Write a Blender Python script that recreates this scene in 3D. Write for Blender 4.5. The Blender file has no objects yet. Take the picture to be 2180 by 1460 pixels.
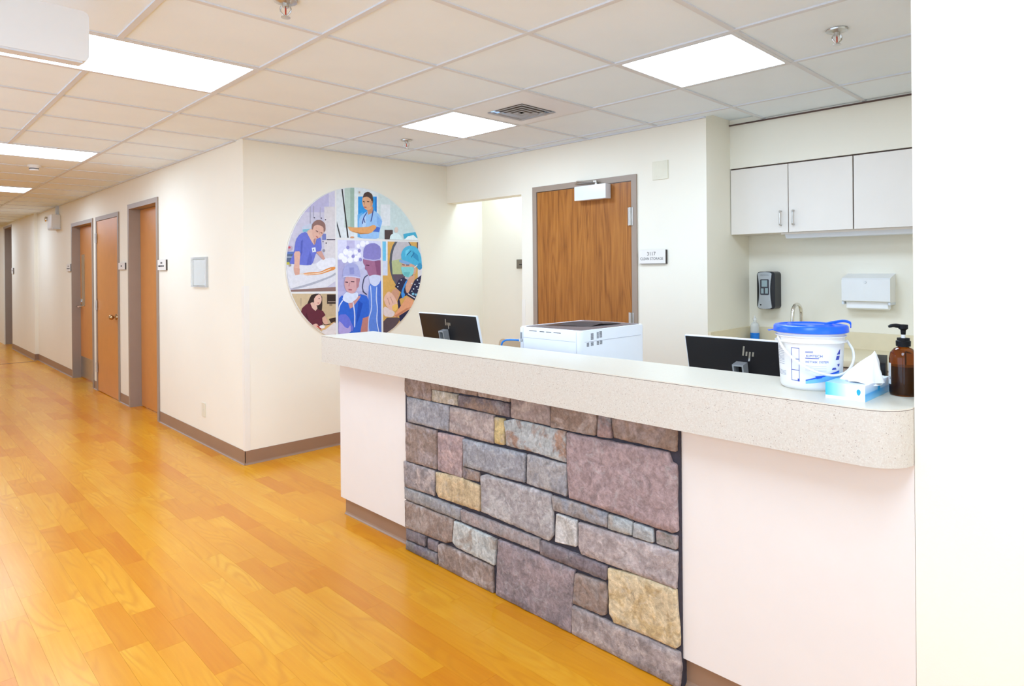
import bpy, bmesh, math, random
from mathutils import Vector, Matrix, noise
from mathutils.geometry import delaunay_2d_cdt
random.seed(7)
PI = math.pi
scene = bpy.context.scene
COL = scene.collection

# ------------------------------------------------------------------ camera, light, exposure
W_, H_ = 2180, 1460
FPX, PY0, ROLL, YAW, CAMH = 1376.8, 574.0, 0.00847, 0.78065, 1.4436
R_ = Vector((math.cos(YAW), -math.sin(YAW), 0)); F_ = Vector((math.sin(YAW), math.cos(YAW), 0)); U_ = Vector((0, 0, 1))
rc = R_ * math.cos(ROLL) - U_ * math.sin(ROLL); uc = R_ * math.sin(ROLL) + U_ * math.cos(ROLL)
cam = bpy.data.cameras.new('camera'); cam_o = bpy.data.objects.new('camera', cam); COL.objects.link(cam_o)
M = Matrix((rc, uc, -F_)).transposed().to_4x4(); M.translation = Vector((0, 0, CAMH)); cam_o.matrix_world = M
cam.sensor_width = 36; cam.lens = FPX / W_ * 36; cam.shift_y = (PY0 - H_ / 2) / W_; cam.clip_start = .05
scene.camera = cam_o
w = bpy.data.worlds.new('world'); scene.world = w; w.use_nodes = True
w.node_tree.nodes['Background'].inputs[0].default_value = (.72, .95, 1.25, 1); w.node_tree.nodes['Background'].inputs[1].default_value = 2.2
PANEL = 11.0            # strength of the long corridor light panels
PANEL2 = 14.5           # strength of the square station light panels
vs = scene.view_settings
vs.view_transform = 'Standard'; vs.look = 'None'; vs.gamma = 1; vs.exposure = 0.37; vs.use_curve_mapping = False
cy = scene.cycles
cy.use_denoising = True; cy.max_bounces = 14; cy.diffuse_bounces = 5; cy.glossy_bounces = 5; cy.transmission_bounces = 10
cy.sample_clamp_indirect = 8; cy.caustics_reflective = False; cy.caustics_refractive = False

# ------------------------------------------------------------------ pixel helpers (a pixel only gives a direction)
def ray(x, y):
    dx, dy = x - W_ / 2, y - PY0
    xr = dx * math.cos(ROLL) - dy * math.sin(ROLL); yd = dx * math.sin(ROLL) + dy * math.cos(ROLL)
    return R_ * (xr / FPX) + F_ - U_ * (yd / FPX)
def atx(x, y, X): d = ray(x, y); return d * (X / d.x) + Vector((0, 0, CAMH))
def aty(x, y, Y): d = ray(x, y); return d * (Y / d.y) + Vector((0, 0, CAMH))
def atz(x, y, z): d = ray(x, y); return d * ((z - CAMH) / d.z) + Vector((0, 0, CAMH))
def proj(p):
    r, f, u = p.x * R_.x + p.y * R_.y, p.x * F_.x + p.y * F_.y, p.z - CAMH
    if f < .05: return None
    xr, yd = r / f * FPX, -u / f * FPX
    return (W_ / 2 + xr * math.cos(ROLL) + yd * math.sin(ROLL), PY0 - xr * math.sin(ROLL) + yd * math.cos(ROLL))

# ------------------------------------------------------------------ materials
def lin(c):
    return tuple(((v / 255) / 12.92 if v / 255 <= .04045 else ((v / 255 + .055) / 1.055) ** 2.4) for v in c[:3]) + (1,)
def mat(name, c, rough=.5, metal=0, var=.04, scale=8, bump=0, bscale=60, spec=.5, trans=0, ior=1.45, emit=None, coat=0):
    """sRGB colour with a little procedural variation and optional fine relief"""
    m = bpy.data.materials.new(name); m.use_nodes = True
    nt = m.node_tree; N = nt.nodes; L = nt.links; b = N['Principled BSDF']
    b.inputs['Roughness'].default_value = rough; b.inputs['Metallic'].default_value = metal
    b.inputs['Specular IOR Level'].default_value = spec; b.inputs['IOR'].default_value = ior
    b.inputs['Transmission Weight'].default_value = trans; b.inputs['Coat Weight'].default_value = coat
    tc = N.new('ShaderNodeTexCoord'); nz = N.new('ShaderNodeTexNoise'); nz.inputs['Scale'].default_value = scale; nz.inputs['Detail'].default_value = 3
    L.new(tc.outputs['Object'], nz.inputs['Vector'])
    mr = N.new('ShaderNodeMapRange'); mr.inputs[1].default_value = .3; mr.inputs[2].default_value = .7
    mr.inputs[3].default_value = 1 - var; mr.inputs[4].default_value = 1 + var; L.new(nz.outputs['Fac'], mr.inputs[0])
    mx = N.new('ShaderNodeMix'); mx.data_type = 'RGBA'; mx.blend_type = 'MULTIPLY'; mx.inputs[0].default_value = 1
    mx.inputs[6].default_value = lin(c); L.new(mr.outputs[0], mx.inputs[7]); L.new(mx.outputs[2], b.inputs['Base Color'])
    if bump:
        n2 = N.new('ShaderNodeTexNoise'); n2.inputs['Scale'].default_value = bscale; n2.inputs['Detail'].default_value = 4
        L.new(tc.outputs['Object'], n2.inputs['Vector'])
        bp = N.new('ShaderNodeBump'); bp.inputs['Strength'].default_value = bump; bp.inputs['Distance'].default_value = .004
        L.new(n2.outputs['Fac'], bp.inputs['Height']); L.new(bp.outputs[0], b.inputs['Normal'])
    if emit:
        b.inputs['Emission Color'].default_value = (.74, .97, 1.27, 1) if emit is True else lin(emit[:3])
        b.inputs['Emission Strength'].default_value = PANEL if emit is True else emit[3]
    return m
def nodes(m): return m.node_tree.nodes, m.node_tree.links, m.node_tree.nodes['Principled BSDF']
def math_(N, L, op, a, b=None):
    n = N.new('ShaderNodeMath'); n.operation = op
    for i, v in enumerate((a, b)):
        if v is None: continue
        if isinstance(v, (int, float)): n.inputs[i].default_value = v
        else: L.new(v, n.inputs[i])
    return n.outputs[0]
def mixc(N, L, fac, a, b, mode='MIX'):
    n = N.new('ShaderNodeMix'); n.data_type = 'RGBA'; n.blend_type = mode
    for i, v in ((0, fac), (6, a), (7, b)):
        if isinstance(v, (int, float)): n.inputs[i].default_value = v
        elif isinstance(v, tuple): n.inputs[i].default_value = v
        else: L.new(v, n.inputs[i])
    return n.outputs[2]
def ramp(N, L, fac, stops):
    r = N.new('ShaderNodeValToRGB'); L.new(fac, r.inputs[0]); e = r.color_ramp.elements
    while len(e) < len(stops): e.new(.5)
    for i, (p, c) in enumerate(stops): e[i].position = p; e[i].color = lin(c)
    return r.outputs[0]
def posmap(N, L, scale, offset=None, src='pos'):
    if src == 'pos': o = N.new('ShaderNodeNewGeometry').outputs['Position']
    else: o = N.new('ShaderNodeTexCoord').outputs['Object']
    mp = N.new('ShaderNodeMapping'); L.new(o, mp.inputs[0]); mp.inputs['Scale'].default_value = scale
    if offset is not None: L.new(offset, mp.inputs['Location'])
    return mp.outputs[0]
def nz(N, L, vec, scale, detail=3, rough=.5, dist=0):
    n = N.new('ShaderNodeTexNoise'); n.inputs['Scale'].default_value = scale; n.inputs['Detail'].default_value = detail
    n.inputs['Roughness'].default_value = rough; n.inputs['Distortion'].default_value = dist; L.new(vec, n.inputs['Vector']); return n.outputs['Fac']
def attr_mat(name, rough=.5, spec=.5):
    """colour read from the mesh's own colour attribute (flat print)"""
    m = mat(name, (200, 200, 200), rough, spec=spec); N, L, b = nodes(m)
    a = N.new('ShaderNodeAttribute'); a.attribute_name = 'Col'
    n = nz(N, L, posmap(N, L, (1, 1, 1)), 40, 2); v = N.new('ShaderNodeMapRange'); v.inputs[3].default_value = .86; v.inputs[4].default_value = 1.12; L.new(n, v.inputs[0])
    L.new(mixc(N, L, 1.0, a.outputs['Color'], v.outputs[0], 'MULTIPLY'), b.inputs['Base Color']); return m

MT = {}
MT['wall'] = mat('wall_paint', (240, 233, 216), .55, var=.012, scale=2, bump=.05, bscale=180, spec=.3)
MT['guard'] = mat('guard_vinyl', (238, 232, 220), .4, var=.01)
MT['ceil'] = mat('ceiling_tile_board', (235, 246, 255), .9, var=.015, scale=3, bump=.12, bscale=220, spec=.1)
MT['bar'] = mat('ceiling_bar_enamel', (216, 220, 226), .5, var=.01)
MT['base'] = mat('rubber_base', (150, 118, 94), .38, var=.03, spec=.5)
MT['frame'] = mat('door_frame_enamel', (158, 140, 124), .42, var=.02)
MT['white'] = mat('white_laminate', (228, 220, 212), .35, var=.01, spec=.4)
MT['cab'] = mat('cabinet_laminate', (234, 225, 214), .4, var=.01, spec=.4)
MT['gap'] = mat('dark_reveal', (92, 70, 62), .7)
MT['steel'] = mat('brushed_steel', (200, 196, 190), .3, 1, var=.05, scale=30)
MT['chrome'] = mat('polished_chrome', (225, 222, 216), .12, 1, var=.02)
MT['brass'] = mat('satin_bronze_knob', (190, 160, 120), .22, 1, var=.03)
MT['closer'] = mat('silver_enamel', (226, 228, 232), .35, .1, var=.01)
MT['black'] = mat('black_plastic', (22, 20, 24), .35, var=.1)
MT['screen'] = mat('black_monitor_back', (24, 22, 26), .28, var=.1)
MT['blackrub'] = mat('black_rubber', (14, 14, 18), .55, var=.1, spec=.25)
MT['plastic'] = mat('white_plastic', (232, 231, 229), .35, var=.01)
MT['greyplastic'] = mat('grey_plastic', (176, 180, 184), .32, .3, var=.03)
MT['sign'] = mat('sign_plate', (232, 226, 218), .4, var=.01)
MT['signdark'] = mat('sign_edge', (62, 52, 46), .5)
MT['taupeplate'] = mat('taupe_sign_plate', (118, 108, 92), .45)
MT['ink'] = mat('black_ink', (40, 34, 34), .6)
MT['blueink'] = mat('blue_ink', (62, 74, 170), .55)
MT['brightblue'] = mat('bright_blue_ink', (22, 84, 214), .5)
MT['skyink'] = mat('sky_blue_ink', (120, 190, 240), .5)
MT['greyink'] = mat('grey_ink', (168, 170, 182), .6)
MT['beigeplate'] = mat('beige_cover_plate', (228, 222, 200), .45)
MT['lid'] = mat('blue_lid_plastic', (16, 96, 236), .3, var=.02)
MT['printer'] = mat('printer_white', (238, 241, 248), .4, var=.01)
MT['printertop'] = mat('printer_grey', (104, 94, 94), .45, var=.03)
MT['slot'] = mat('slot_dark', (60, 58, 66), .6)
MT['cable'] = mat('blue_cable', (20, 120, 205), .4)
MT['tanshell'] = mat('tan_chair_shell', (196, 172, 142), .45, var=.03)
MT['bluefluid'] = mat('blue_soap', (20, 120, 215), .2, var=.02)
def see_through(name, c, alpha, rough=.1):
    m = mat(name, c, rough, var=0); m.node_tree.nodes['Principled BSDF'].inputs['Alpha'].default_value = alpha; return m
MT['clear'] = see_through('clear_plastic', (236, 240, 242), .38); MT['acrylic'] = see_through('clear_acrylic', (232, 240, 236), .22, .05); MT['pane'] = see_through('window_glass', (225, 240, 236), .08, .03)  # last one glazes the unseen windows added for daylight
MT['amber'] = mat('amber_glass', (150, 78, 20), .04, var=.0, trans=.92, ior=1.35)
MT['lens'] = mat('light_diffuser', (250, 250, 250), .5, var=0, emit=True)
MT['lens2'] = mat('square_light_diffuser', (250, 250, 250), .5, var=0, emit=True); MT['lens2'].node_tree.nodes['Principled BSDF'].inputs['Emission Color'].default_value = (.75, .97, 1.25, 1); MT['lens2'].node_tree.nodes['Principled BSDF'].inputs['Emission Strength'].default_value = PANEL2
MT['dooror'] = mat('amber_door', (206, 138, 70), .35, var=.03)
MT['mortar'] = mat('dark_mortar', (58, 54, 62), .9, var=.15, scale=40, bump=.5, bscale=90)
MT['tissue'] = mat('tissue_paper', (248, 248, 250), .85, var=.01)
MT['glassdark'] = mat('wired_glass', (168, 146, 110), .15, var=.05)
MT['print'] = attr_mat('poster_print', .3)
MT['red'] = mat('red_bulb', (190, 60, 40), .2)
MT['ktop'] = mat('cream_laminate', (226, 212, 180), .4, var=.02, scale=20)
MT['ventw'] = mat('vent_enamel', (226, 230, 238), .4, var=.01)
MT['ventd'] = mat('vent_throat', (104, 96, 90), .8)

def make_speckle(name, base, dark, light, amt=1.0):
    m = mat(name, base, .35, spec=.45); N, L, b = nodes(m); v = posmap(N, L, (1, 1, 1))
    vo = N.new('ShaderNodeTexVoronoi'); vo.inputs['Scale'].default_value = 400; L.new(v, vo.inputs['Vector'])
    vo2 = N.new('ShaderNodeTexVoronoi'); vo2.inputs['Scale'].default_value = 210; L.new(v, vo2.inputs['Vector'])
    sep = N.new('ShaderNodeSeparateColor'); L.new(vo.outputs['Color'], sep.inputs[0]); sep2 = N.new('ShaderNodeSeparateColor'); L.new(vo2.outputs['Color'], sep2.inputs[0])
    c = mixc(N, L, math_(N, L, 'MULTIPLY', math_(N, L, 'GREATER_THAN', sep.outputs[0], .72), .35 * amt), lin(base), lin(light))
    c = mixc(N, L, math_(N, L, 'MULTIPLY', math_(N, L, 'GREATER_THAN', sep2.outputs[1], .8), .35 * amt), c, lin((196, 180, 164)))
    c = mixc(N, L, math_(N, L, 'MULTIPLY', math_(N, L, 'MULTIPLY', math_(N, L, 'GREATER_THAN', sep.outputs[2], .985), math_(N, L, 'LESS_THAN', vo.outputs['Distance'], .6)), .7 * amt), c, lin(dark))
    L.new(c, b.inputs['Base Color']); return m
MT['speckle'] = make_speckle('speckled_edge_laminate', (203, 195, 181), (132, 118, 104), (221, 215, 204))
MT['top'] = make_speckle('pale_top_laminate', (214, 207, 190), (202, 194, 176), (220, 214, 200), .3)

def make_plank_mat():
    m = mat('wood_look_vinyl', (220, 150, 50), .3, spec=.5); N, L, b = nodes(m)
    a = N.new('ShaderNodeAttribute'); a.attribute_name = 'Col'
    sep = N.new('ShaderNodeSeparateColor'); L.new(a.outputs['Color'], sep.inputs[0])
    off = N.new('ShaderNodeVectorMath'); off.operation = 'SCALE'; off.inputs[3].default_value = 37; L.new(a.outputs['Color'], off.inputs[0])
    v1 = posmap(N, L, (1, .16, 1), off.outputs[0])
    streak = nz(N, L, posmap(N, L, (1, .035, 1), off.outputs[0]), 90, 4, .6, .2)
    body = nz(N, L, v1, 7, 3, .5, .6)
    cont = nz(N, L, v1, 6.5, 1.5, .45, .35)
    rings = math_(N, L, 'SINE', math_(N, L, 'MULTIPLY', cont, 44))
    rings = math_(N, L, 'POWER', math_(N, L, 'ABSOLUTE', rings), 5.0)
    gate = N.new('ShaderNodeMapRange'); gate.inputs[1].default_value = .42; gate.inputs[2].default_value = .6; L.new(body, gate.inputs[0])
    tone = math_(N, L, 'ADD', math_(N, L, 'MULTIPLY', sep.outputs[0], .66), math_(N, L, 'MULTIPLY', body, .5))
    tone = math_(N, L, 'ADD', tone, math_(N, L, 'MULTIPLY', math_(N, L, 'SUBTRACT', streak, .5), .30))
    c = ramp(N, L, tone, [(.15, (196, 104, 4)), (.45, (211, 129, 10)), (.72, (221, 148, 22)), (1.0, (231, 170, 46))])
    c = mixc(N, L, math_(N, L, 'MULTIPLY', math_(N, L, 'MULTIPLY', rings, gate.outputs[0]), .42), c, lin((196, 116, 10)))
    L.new(c, b.inputs['Base Color'])
    rr = N.new('ShaderNodeMapRange'); rr.inputs[3].default_value = .2; rr.inputs[4].default_value = .3; L.new(body, rr.inputs[0]); L.new(rr.outputs[0], b.inputs['Roughness'])
    return m
MT['plank'] = make_plank_mat()

def make_wood_door():
    m = mat('door_veneer', (175, 115, 55), .38, spec=.4); N, L, b = nodes(m)
    s1 = nz(N, L, posmap(N, L, (1, 1, .05)), 60, 5, .65, .3)
    c1 = nz(N, L, posmap(N, L, (1, 1, .09)), 6, 1.5, .5, .15)
    r = math_(N, L, 'ABSOLUTE', math_(N, L, 'SINE', math_(N, L, 'MULTIPLY', c1, 48)))
    t = math_(N, L, 'ADD', math_(N, L, 'MULTIPLY', s1, .8), math_(N, L, 'MULTIPLY', r, .17))
    c = ramp(N, L, t, [(.25, (122, 70, 22)), (.47, (158, 97, 38)), (.72, (180, 117, 50))]); L.new(c, b.inputs['Base Color']); return m
MT['veneer'] = make_wood_door()

def make_stone_mat():
    m = mat('split_face_stone', (150, 140, 135), .8, spec=.25); N, L, b = nodes(m)
    a = N.new('ShaderNodeAttribute'); a.attribute_name = 'Col'; a2 = N.new('ShaderNodeAttribute'); a2.attribute_name = 'Col2'
    p = posmap(N, L, (1, 1, 1)); sep = N.new('ShaderNodeSeparateColor'); L.new(a2.outputs['Color'], sep.inputs[0])
    big = nz(N, L, p, 11, 4, .6, .7); fine = nz(N, L, p, 70, 5, .65, .4); mid = nz(N, L, p, 26, 4, .6, .8)
    st = N.new('ShaderNodeMapRange'); st.inputs[1].default_value = .48; st.inputs[2].default_value = .60; L.new(big, st.inputs[0])
    c = mixc(N, L, st.outputs[0], a.outputs['Color'], a2.outputs['Color'])
    v = N.new('ShaderNodeMapRange'); v.inputs[1].default_value = .25; v.inputs[2].default_value = .75; v.inputs[3].default_value = .66; v.inputs[4].default_value = 1.2; L.new(fine, v.inputs[0])
    c = mixc(N, L, 1.0, c, v.outputs[0], 'MULTIPLY')
    v2 = N.new('ShaderNodeMapRange'); v2.inputs[1].default_value = .3; v2.inputs[2].default_value = .7; v2.inputs[3].default_value = .7; v2.inputs[4].default_value = 1.3; L.new(mid, v2.inputs[0])
    c = mixc(N, L, 1.0, c, v2.outputs[0], 'MULTIPLY')
    wash = nz(N, L, p, 15, 5, .7, 1.2); wm = N.new('ShaderNodeMapRange'); wm.inputs[1].default_value = .56; wm.inputs[2].default_value = .72; wm.inputs[4].default_value = .45; L.new(wash, wm.inputs[0])
    c = mixc(N, L, wm.outputs[0], c, lin((186, 182, 178)))
    L.new(c, b.inputs['Base Color'])
    bp = N.new('ShaderNodeBump'); bp.inputs['Strength'].default_value = .55; bp.inputs['Distance'].default_value = .005
    L.new(math_(N, L, 'ADD', fine, math_(N, L, 'MULTIPLY', mid, 1.4)), bp.inputs['Height']); L.new(bp.outputs[0], b.inputs['Normal']); return m
MT['stone'] = make_stone_mat()

def make_tissue_print():
    """printed carton: blue fading to white along its long front, pale blue top"""
    m = mat('tissue_carton_print', (200, 225, 245), .35); N, L, b = nodes(m)
    g = N.new('ShaderNodeNewGeometry'); s = N.new('ShaderNodeSeparateXYZ'); L.new(g.outputs['Position'], s.inputs[0]); sn = N.new('ShaderNodeSeparateXYZ'); L.new(g.outputs['Normal'], sn.inputs[0])
    fy = N.new('ShaderNodeMapRange'); fy.inputs[1].default_value = .692; fy.inputs[2].default_value = .625; L.new(s.outputs[1], fy.inputs[0])
    front = ramp(N, L, fy.outputs[0], [(0, (40, 178, 236)), (.45, (150, 214, 246)), (1, (240, 245, 252))])
    fz = N.new('ShaderNodeMapRange'); fz.inputs[1].default_value = 1.069; fz.inputs[2].default_value = 1.112; L.new(s.outputs[2], fz.inputs[0])
    side = ramp(N, L, fz.outputs[0], [(0, (130, 200, 242)), (.42, (60, 160, 226)), (.5, (160, 205, 242)), (1, (232, 234, 246))])
    topc = ramp(N, L, fy.outputs[0], [(0, (120, 200, 244)), (1, (226, 238, 250))])
    low = math_(N, L, 'LESS_THAN', s.outputs[2], 1.076)
    front = mixc(N, L, low, front, lin((240, 242, 248)))
    c = mixc(N, L, math_(N, L, 'LESS_THAN', sn.outputs[1], -.5), front, side)
    c = mixc(N, L, math_(N, L, 'GREATER_THAN', sn.outputs[2], .5), c, topc)
    L.new(c, b.inputs['Base Color']); return m
MT['carton'] = make_tissue_print()

# ------------------------------------------------------------------ mesh helpers (all coordinates are world metres)
WL = {}
def V(*a): return Vector(a)
def box(bm, x0, x1, y0, y1, z0, z1, bev=0, seg=2):
    r = bmesh.ops.create_cube(bm, size=1)
    for v in r['verts']:
        v.co = V(x0 + (v.co.x + .5) * (x1 - x0), y0 + (v.co.y + .5) * (y1 - y0), z0 + (v.co.z + .5) * (z1 - z0))
    if bev:
        es = list({e for v in r['verts'] for e in v.link_edges})
        bmesh.ops.bevel(bm, geom=es, offset=bev, segments=seg, profile=.7, affect='EDGES')
    return bm
def B(*a, **k): return box(bmesh.new(), *a, **k)
def boxes(*l):
    bm = bmesh.new()
    for a in l: box(bm, *a[:6], bev=(a[6] if len(a) > 6 else 0))
    return bm
def prism(bm, pts, d, cap=True):
    """polygon (3D points) swept by vector d"""
    a = [bm.verts.new(p) for p in pts]; b = [bm.verts.new(V(*p) + V(*d)) for p in pts]; n = len(a)
    if cap: bm.faces.new(a[::-1]); bm.faces.new(b)
    for i in range(n): bm.faces.new((a[i], a[(i + 1) % n], b[(i + 1) % n], b[i]))
    return bm
def lathe(bm, prof, c, n=32, axis='z'):
    """profile [(r, h)] turned about an axis through c"""
    rings = []
    for r, hh in prof:
        ring = []
        for i in range(n):
            t = 2 * PI * i / n; u, v = r * math.cos(t), r * math.sin(t)
            p = {'z': V(u, v, hh), 'x': V(hh, u, v), 'y': V(u, hh, v)}[axis]
            ring.append(bm.verts.new(V(*c) + p))
        rings.append(ring)
    for a, b in zip(rings, rings[1:]):
        for i in range(n): bm.faces.new((a[i], a[(i + 1) % n], b[(i + 1) % n], b[i]))
    for ring in (rings[0], rings[-1]):
        try: bm.faces.new(ring)
        except ValueError: pass
    return bm
def tube(bm, path, r, n=10, flat=1.0):
    path = [V(*p) for p in path]; rings = []; up = V(0, 0, 1)
    for i, p in enumerate(path):
        t = (path[min(i + 1, len(path) - 1)] - path[max(i - 1, 0)]).normalized()
        s = t.cross(up)
        if s.length < .05: s = t.cross(V(1, 0, 0))
        s.normalize(); q = s.cross(t).normalized(); rr = r[i] if isinstance(r, (list, tuple)) else r
        rings.append([bm.verts.new(p + s * (rr * flat * math.cos(2 * PI * k / n)) + q * (rr * math.sin(2 * PI * k / n))) for k in range(n)])
    for a, b in zip(rings, rings[1:]):
        for k in range(n): bm.faces.new((a[k], a[(k + 1) % n], b[(k + 1) % n], b[k]))
    bm.faces.new(rings[0]); bm.faces.new(rings[-1][::-1]); return bm
def smooth_path(pts, n=6):
    pts = [V(*p) for p in pts]; out = []
    for i in range(len(pts) - 1):
        p0, p1, p2, p3 = pts[max(i - 1, 0)], pts[i], pts[i + 1], pts[min(i + 2, len(pts) - 1)]
        for k in range(n):
            t = k / n
            out.append(.5 * ((2 * p1) + (p2 - p0) * t + (2 * p0 - 5 * p1 + 4 * p2 - p3) * t * t + (3 * p1 - p0 - 3 * p2 + p3) * t ** 3))
    return out + [pts[-1]]
def rrect(a0, a1, b0, b1, r, n=5):
    out = []
    for ca, cb, s in ((a1 - r, b1 - r, 0), (a0 + r, b1 - r, 1), (a0 + r, b0 + r, 2), (a1 - r, b0 + r, 3)):
        for k in range(n + 1):
            t = (s + k / n) * PI / 2; out.append((ca + r * math.cos(t), cb + r * math.sin(t)))
    return out
def rootloc(p):
    while p.parent: p = p.parent
    return WL.get(p.name, V(0, 0, 0))
def obj(name, bm, m, parent=None, smooth=False, label=None, kind=None):
    bmesh.ops.recalc_face_normals(bm, faces=bm.faces)
    me = bpy.data.meshes.new(name)
    if parent:
        o0 = rootloc(parent)
        for v in bm.verts: v.co -= o0
    bm.to_mesh(me); bm.free()
    me.materials.append(MT[m] if isinstance(m, str) else m)
    if smooth:
        for p in me.polygons: p.use_smooth = True
        if smooth != 'all':
            try: me.set_sharp_from_angle(angle=math.radians(40))
            except Exception: pass
    o = bpy.data.objects.new(name, me); COL.objects.link(o)
    if parent: o.parent = parent
    if label: o['label'] = label
    if kind: o['kind'] = kind
    return o
def tag(o, label, cat, group=None):
    o['label'] = label; o['category'] = cat
    if group: o['group'] = group
    return o
def thing(name, label, cat, loc, group=None):
    o = bpy.data.objects.new(name, None); COL.objects.link(o); o.location = loc; o.empty_display_size = .1
    WL[o.name] = V(*loc); return tag(o, label, cat, group)
def struct(name, bm, m, label=None, smooth=False):
    o = obj(name, bm, m, smooth=smooth); o['kind'] = 'structure'
    if label: o['label'] = label
    return o
def text_bm(s, size, place, depth=.0006, align='CENTER', sx=1.0):
    """lettering as a thin mesh; place(u, v, d) maps text space (m) to world"""
    cu = bpy.data.curves.new('t', 'FONT'); cu.body = s; cu.size = size; cu.align_x = align; cu.align_y = 'CENTER'; cu.resolution_u = 3
    to = bpy.data.objects.new('t', cu); COL.objects.link(to); bpy.context.view_layer.update()
    me = bpy.data.meshes.new_from_object(to.evaluated_get(bpy.context.evaluated_depsgraph_get()))
    bm = bmesh.new(); bm.from_mesh(me)
    bmesh.ops.remove_doubles(bm, verts=bm.verts, dist=1e-6)
    bpy.data.objects.remove(to); bpy.data.curves.remove(cu); bpy.data.meshes.remove(me)
    for v in bm.verts: v.co = V(*place(v.co.x * sx, v.co.y, depth))
    return bm
def put(bm, other):
    me = bpy.data.meshes.new('x'); other.to_mesh(me); other.free(); bm.from_mesh(me); bpy.data.meshes.remove(me); return bm

# ------------------------------------------------------------------ the setting
CX, PY, BX, KX, SY, HC = 1.978, 4.845, 3.927, 4.539, 2.13, 2.44
CFX = 4.259     # front of soffit and wall cabinets
RX, RY = 1.98, .474
X0, Y0, Y1 = -1.6, -3.6, 22.0

# floor slab and planks
fl = struct('floor', B(X0 - .1, 4.7, Y0 - .1, Y1 + .1, -.12, -.004), 'plank', 'honey-orange wood-look plank flooring')
PW = .1016
def plank_mesh(x0, x1, y0, y1, col, bm=None, lay=None):
    own = bm is None
    if own: bm = bmesh.new(); lay = bm.loops.layers.float_color.new('Col')
    g = .00005; b = .0002; n0 = len(bm.faces)
    lo = [bm.verts.new(p) for p in ((x0 + g, y0 + g, -.003), (x1 - g, y0 + g, -.003), (x1 - g, y1 - g, -.003), (x0 + g, y1 - g, -.003))]
    hi = [bm.verts.new(p) for p in ((x0 + g + b, y0 + g + b, 0), (x1 - g - b, y0 + g + b, 0), (x1 - g - b, y1 - g - b, 0), (x0 + g + b, y1 - g - b, 0))]
    fs = [bm.faces.new(hi)] + [bm.faces.new((lo[i], lo[(i + 1) % 4], hi[(i + 1) % 4], hi[i])) for i in range(4)]
    for f in fs:
        for l in f.loops: l[lay] = col
    return bm
planks = []
i0 = math.floor((X0 - .967) / PW)
for i in range(i0, 60):
    x0 = .967 + i * PW; x1 = x0 + PW
    if x0 > 4.62: break
    rr = random.Random(i % 6 * 31 + 5)          # sheet pattern repeats every six strips and every 1.22 m
    cut = .68 + .3 * rr.random(); segs = [(0, cut, rr.random()), (cut, 1.22, rr.random())]
    ph = 3.758 - (i % 6) * .17
    ymax = Y1 if x0 < 2.1 else PY + .1
    k0 = math.floor((Y0 - ph) / 1.22)
    for k in range(k0, 40):
        for a, b_, rv in segs:
            ya, yb = max(ph + k * 1.22 + a, Y0), min(ph + k * 1.22 + b_, ymax)
            if yb - ya < .02: continue
            r2 = random.Random(i * 977 + k * 13 + int(a * 100))
            planks.append((x0, x1, ya, yb, (min(1, max(0, .12 + rv * .62 + .14 * r2.random())), r2.random(), r2.random(), 1)))
def parea(p):
    x0, x1, ya, yb, _ = p
    if x0 > 1.95 or (x0 + x1) / 2 > 1.97: return 0
    q = [proj(V(*c, 0)) for c in ((x0, ya), (x1, ya), (x1, yb), (x0, yb))]
    if any(v is None for v in q): return 0
    q = [(min(max(a, 0), W_), min(max(b, 0), H_)) for a, b in q]
    return abs(sum(q[i][0] * q[(i + 1) % 4][1] - q[(i + 1) % 4][0] * q[i][1] for i in range(4))) / 2
planks.sort(key=lambda p: -parea(p))
near = [p for p in planks[:300] if parea(p) > 0]; rest = planks[len(near):]
for p in near: obj('floor_plank', plank_mesh(*p), 'plank', fl)
bm = bmesh.new(); lay = bm.loops.layers.float_color.new('Col')
for p in rest: plank_mesh(*p, bm=bm, lay=lay)
obj('distant_planks', bm, 'plank', fl, kind='stuff')
struct('trim_1', B(X0, 1.925, 13.1, 13.125, 0, .004), 'base', 'thin brown seam strip across the far corridor floor')

# walls
def wall(name, *bs, label='cream painted wall'): return struct(name, boxes(*bs), 'wall', label)
D3 = (6.85, 7.875, 2.178); D2 = (8.246, 9.285, 2.132); D1 = (9.44, 10.655, 2.132); D4 = (2.675, 3.705, 2.126)
T = .14
wall('wall_left', (CX, CX + T, PY + T, D3[0], 0, HC + .03), (CX, CX + T, D3[1], D2[0], 0, HC + .03), (CX, CX + T, D2[1], D1[0], 0, HC + .03), (CX, CX + T, D1[1], 13.25, 0, HC + .03),
     (CX, CX + T, D3[0], D3[1], D3[2], HC + .03), (CX, CX + T, D2[0], D2[1], D2[2], HC + .03), (CX, CX + T, D1[0], D1[1], D1[2], HC + .03), label='long cream corridor wall with three brown doors')
wall('wall_far_left', (1.928, CX + T + .1, 13.25, 15.69, 0, HC + .03), (1.928, CX + T + .1, 16.74, Y1, 0, HC + .03), (1.928, CX + T + .1, 15.69, 16.74, 2.4, HC + .03), label='cream wall at the far end of the corridor')
wall('wall_end', (X0, CX + .3, Y1, Y1 + .12, 0, HC + .03))
wall('wall_poster_side', (CX, 4.52, PY, PY + T, 0, HC + .03), label='cream wall carrying the round poster')
wall('wall_back', (BX, BX + .12, SY + .12, D4[0], 0, HC + .03), (BX, BX + .12, D4[1], 3.843, 0, HC + .03), (BX, BX + .12, D4[0], D4[1], D4[2], HC + .03), (BX, BX + .12, 3.843, PY, 2.083, HC + .03), label='white back wall with wooden door and open passage')
wall('wall_alcove', (4.38, 4.5, 3.72, PY, 0, HC + .03), (BX + .12, 4.38, 3.72, 3.843, 0, HC + .03), label='pale wall inside the passage')
wall('wall_kitchen_side', (BX, KX + .12, SY, SY + .12, 0, HC + .03))
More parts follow.
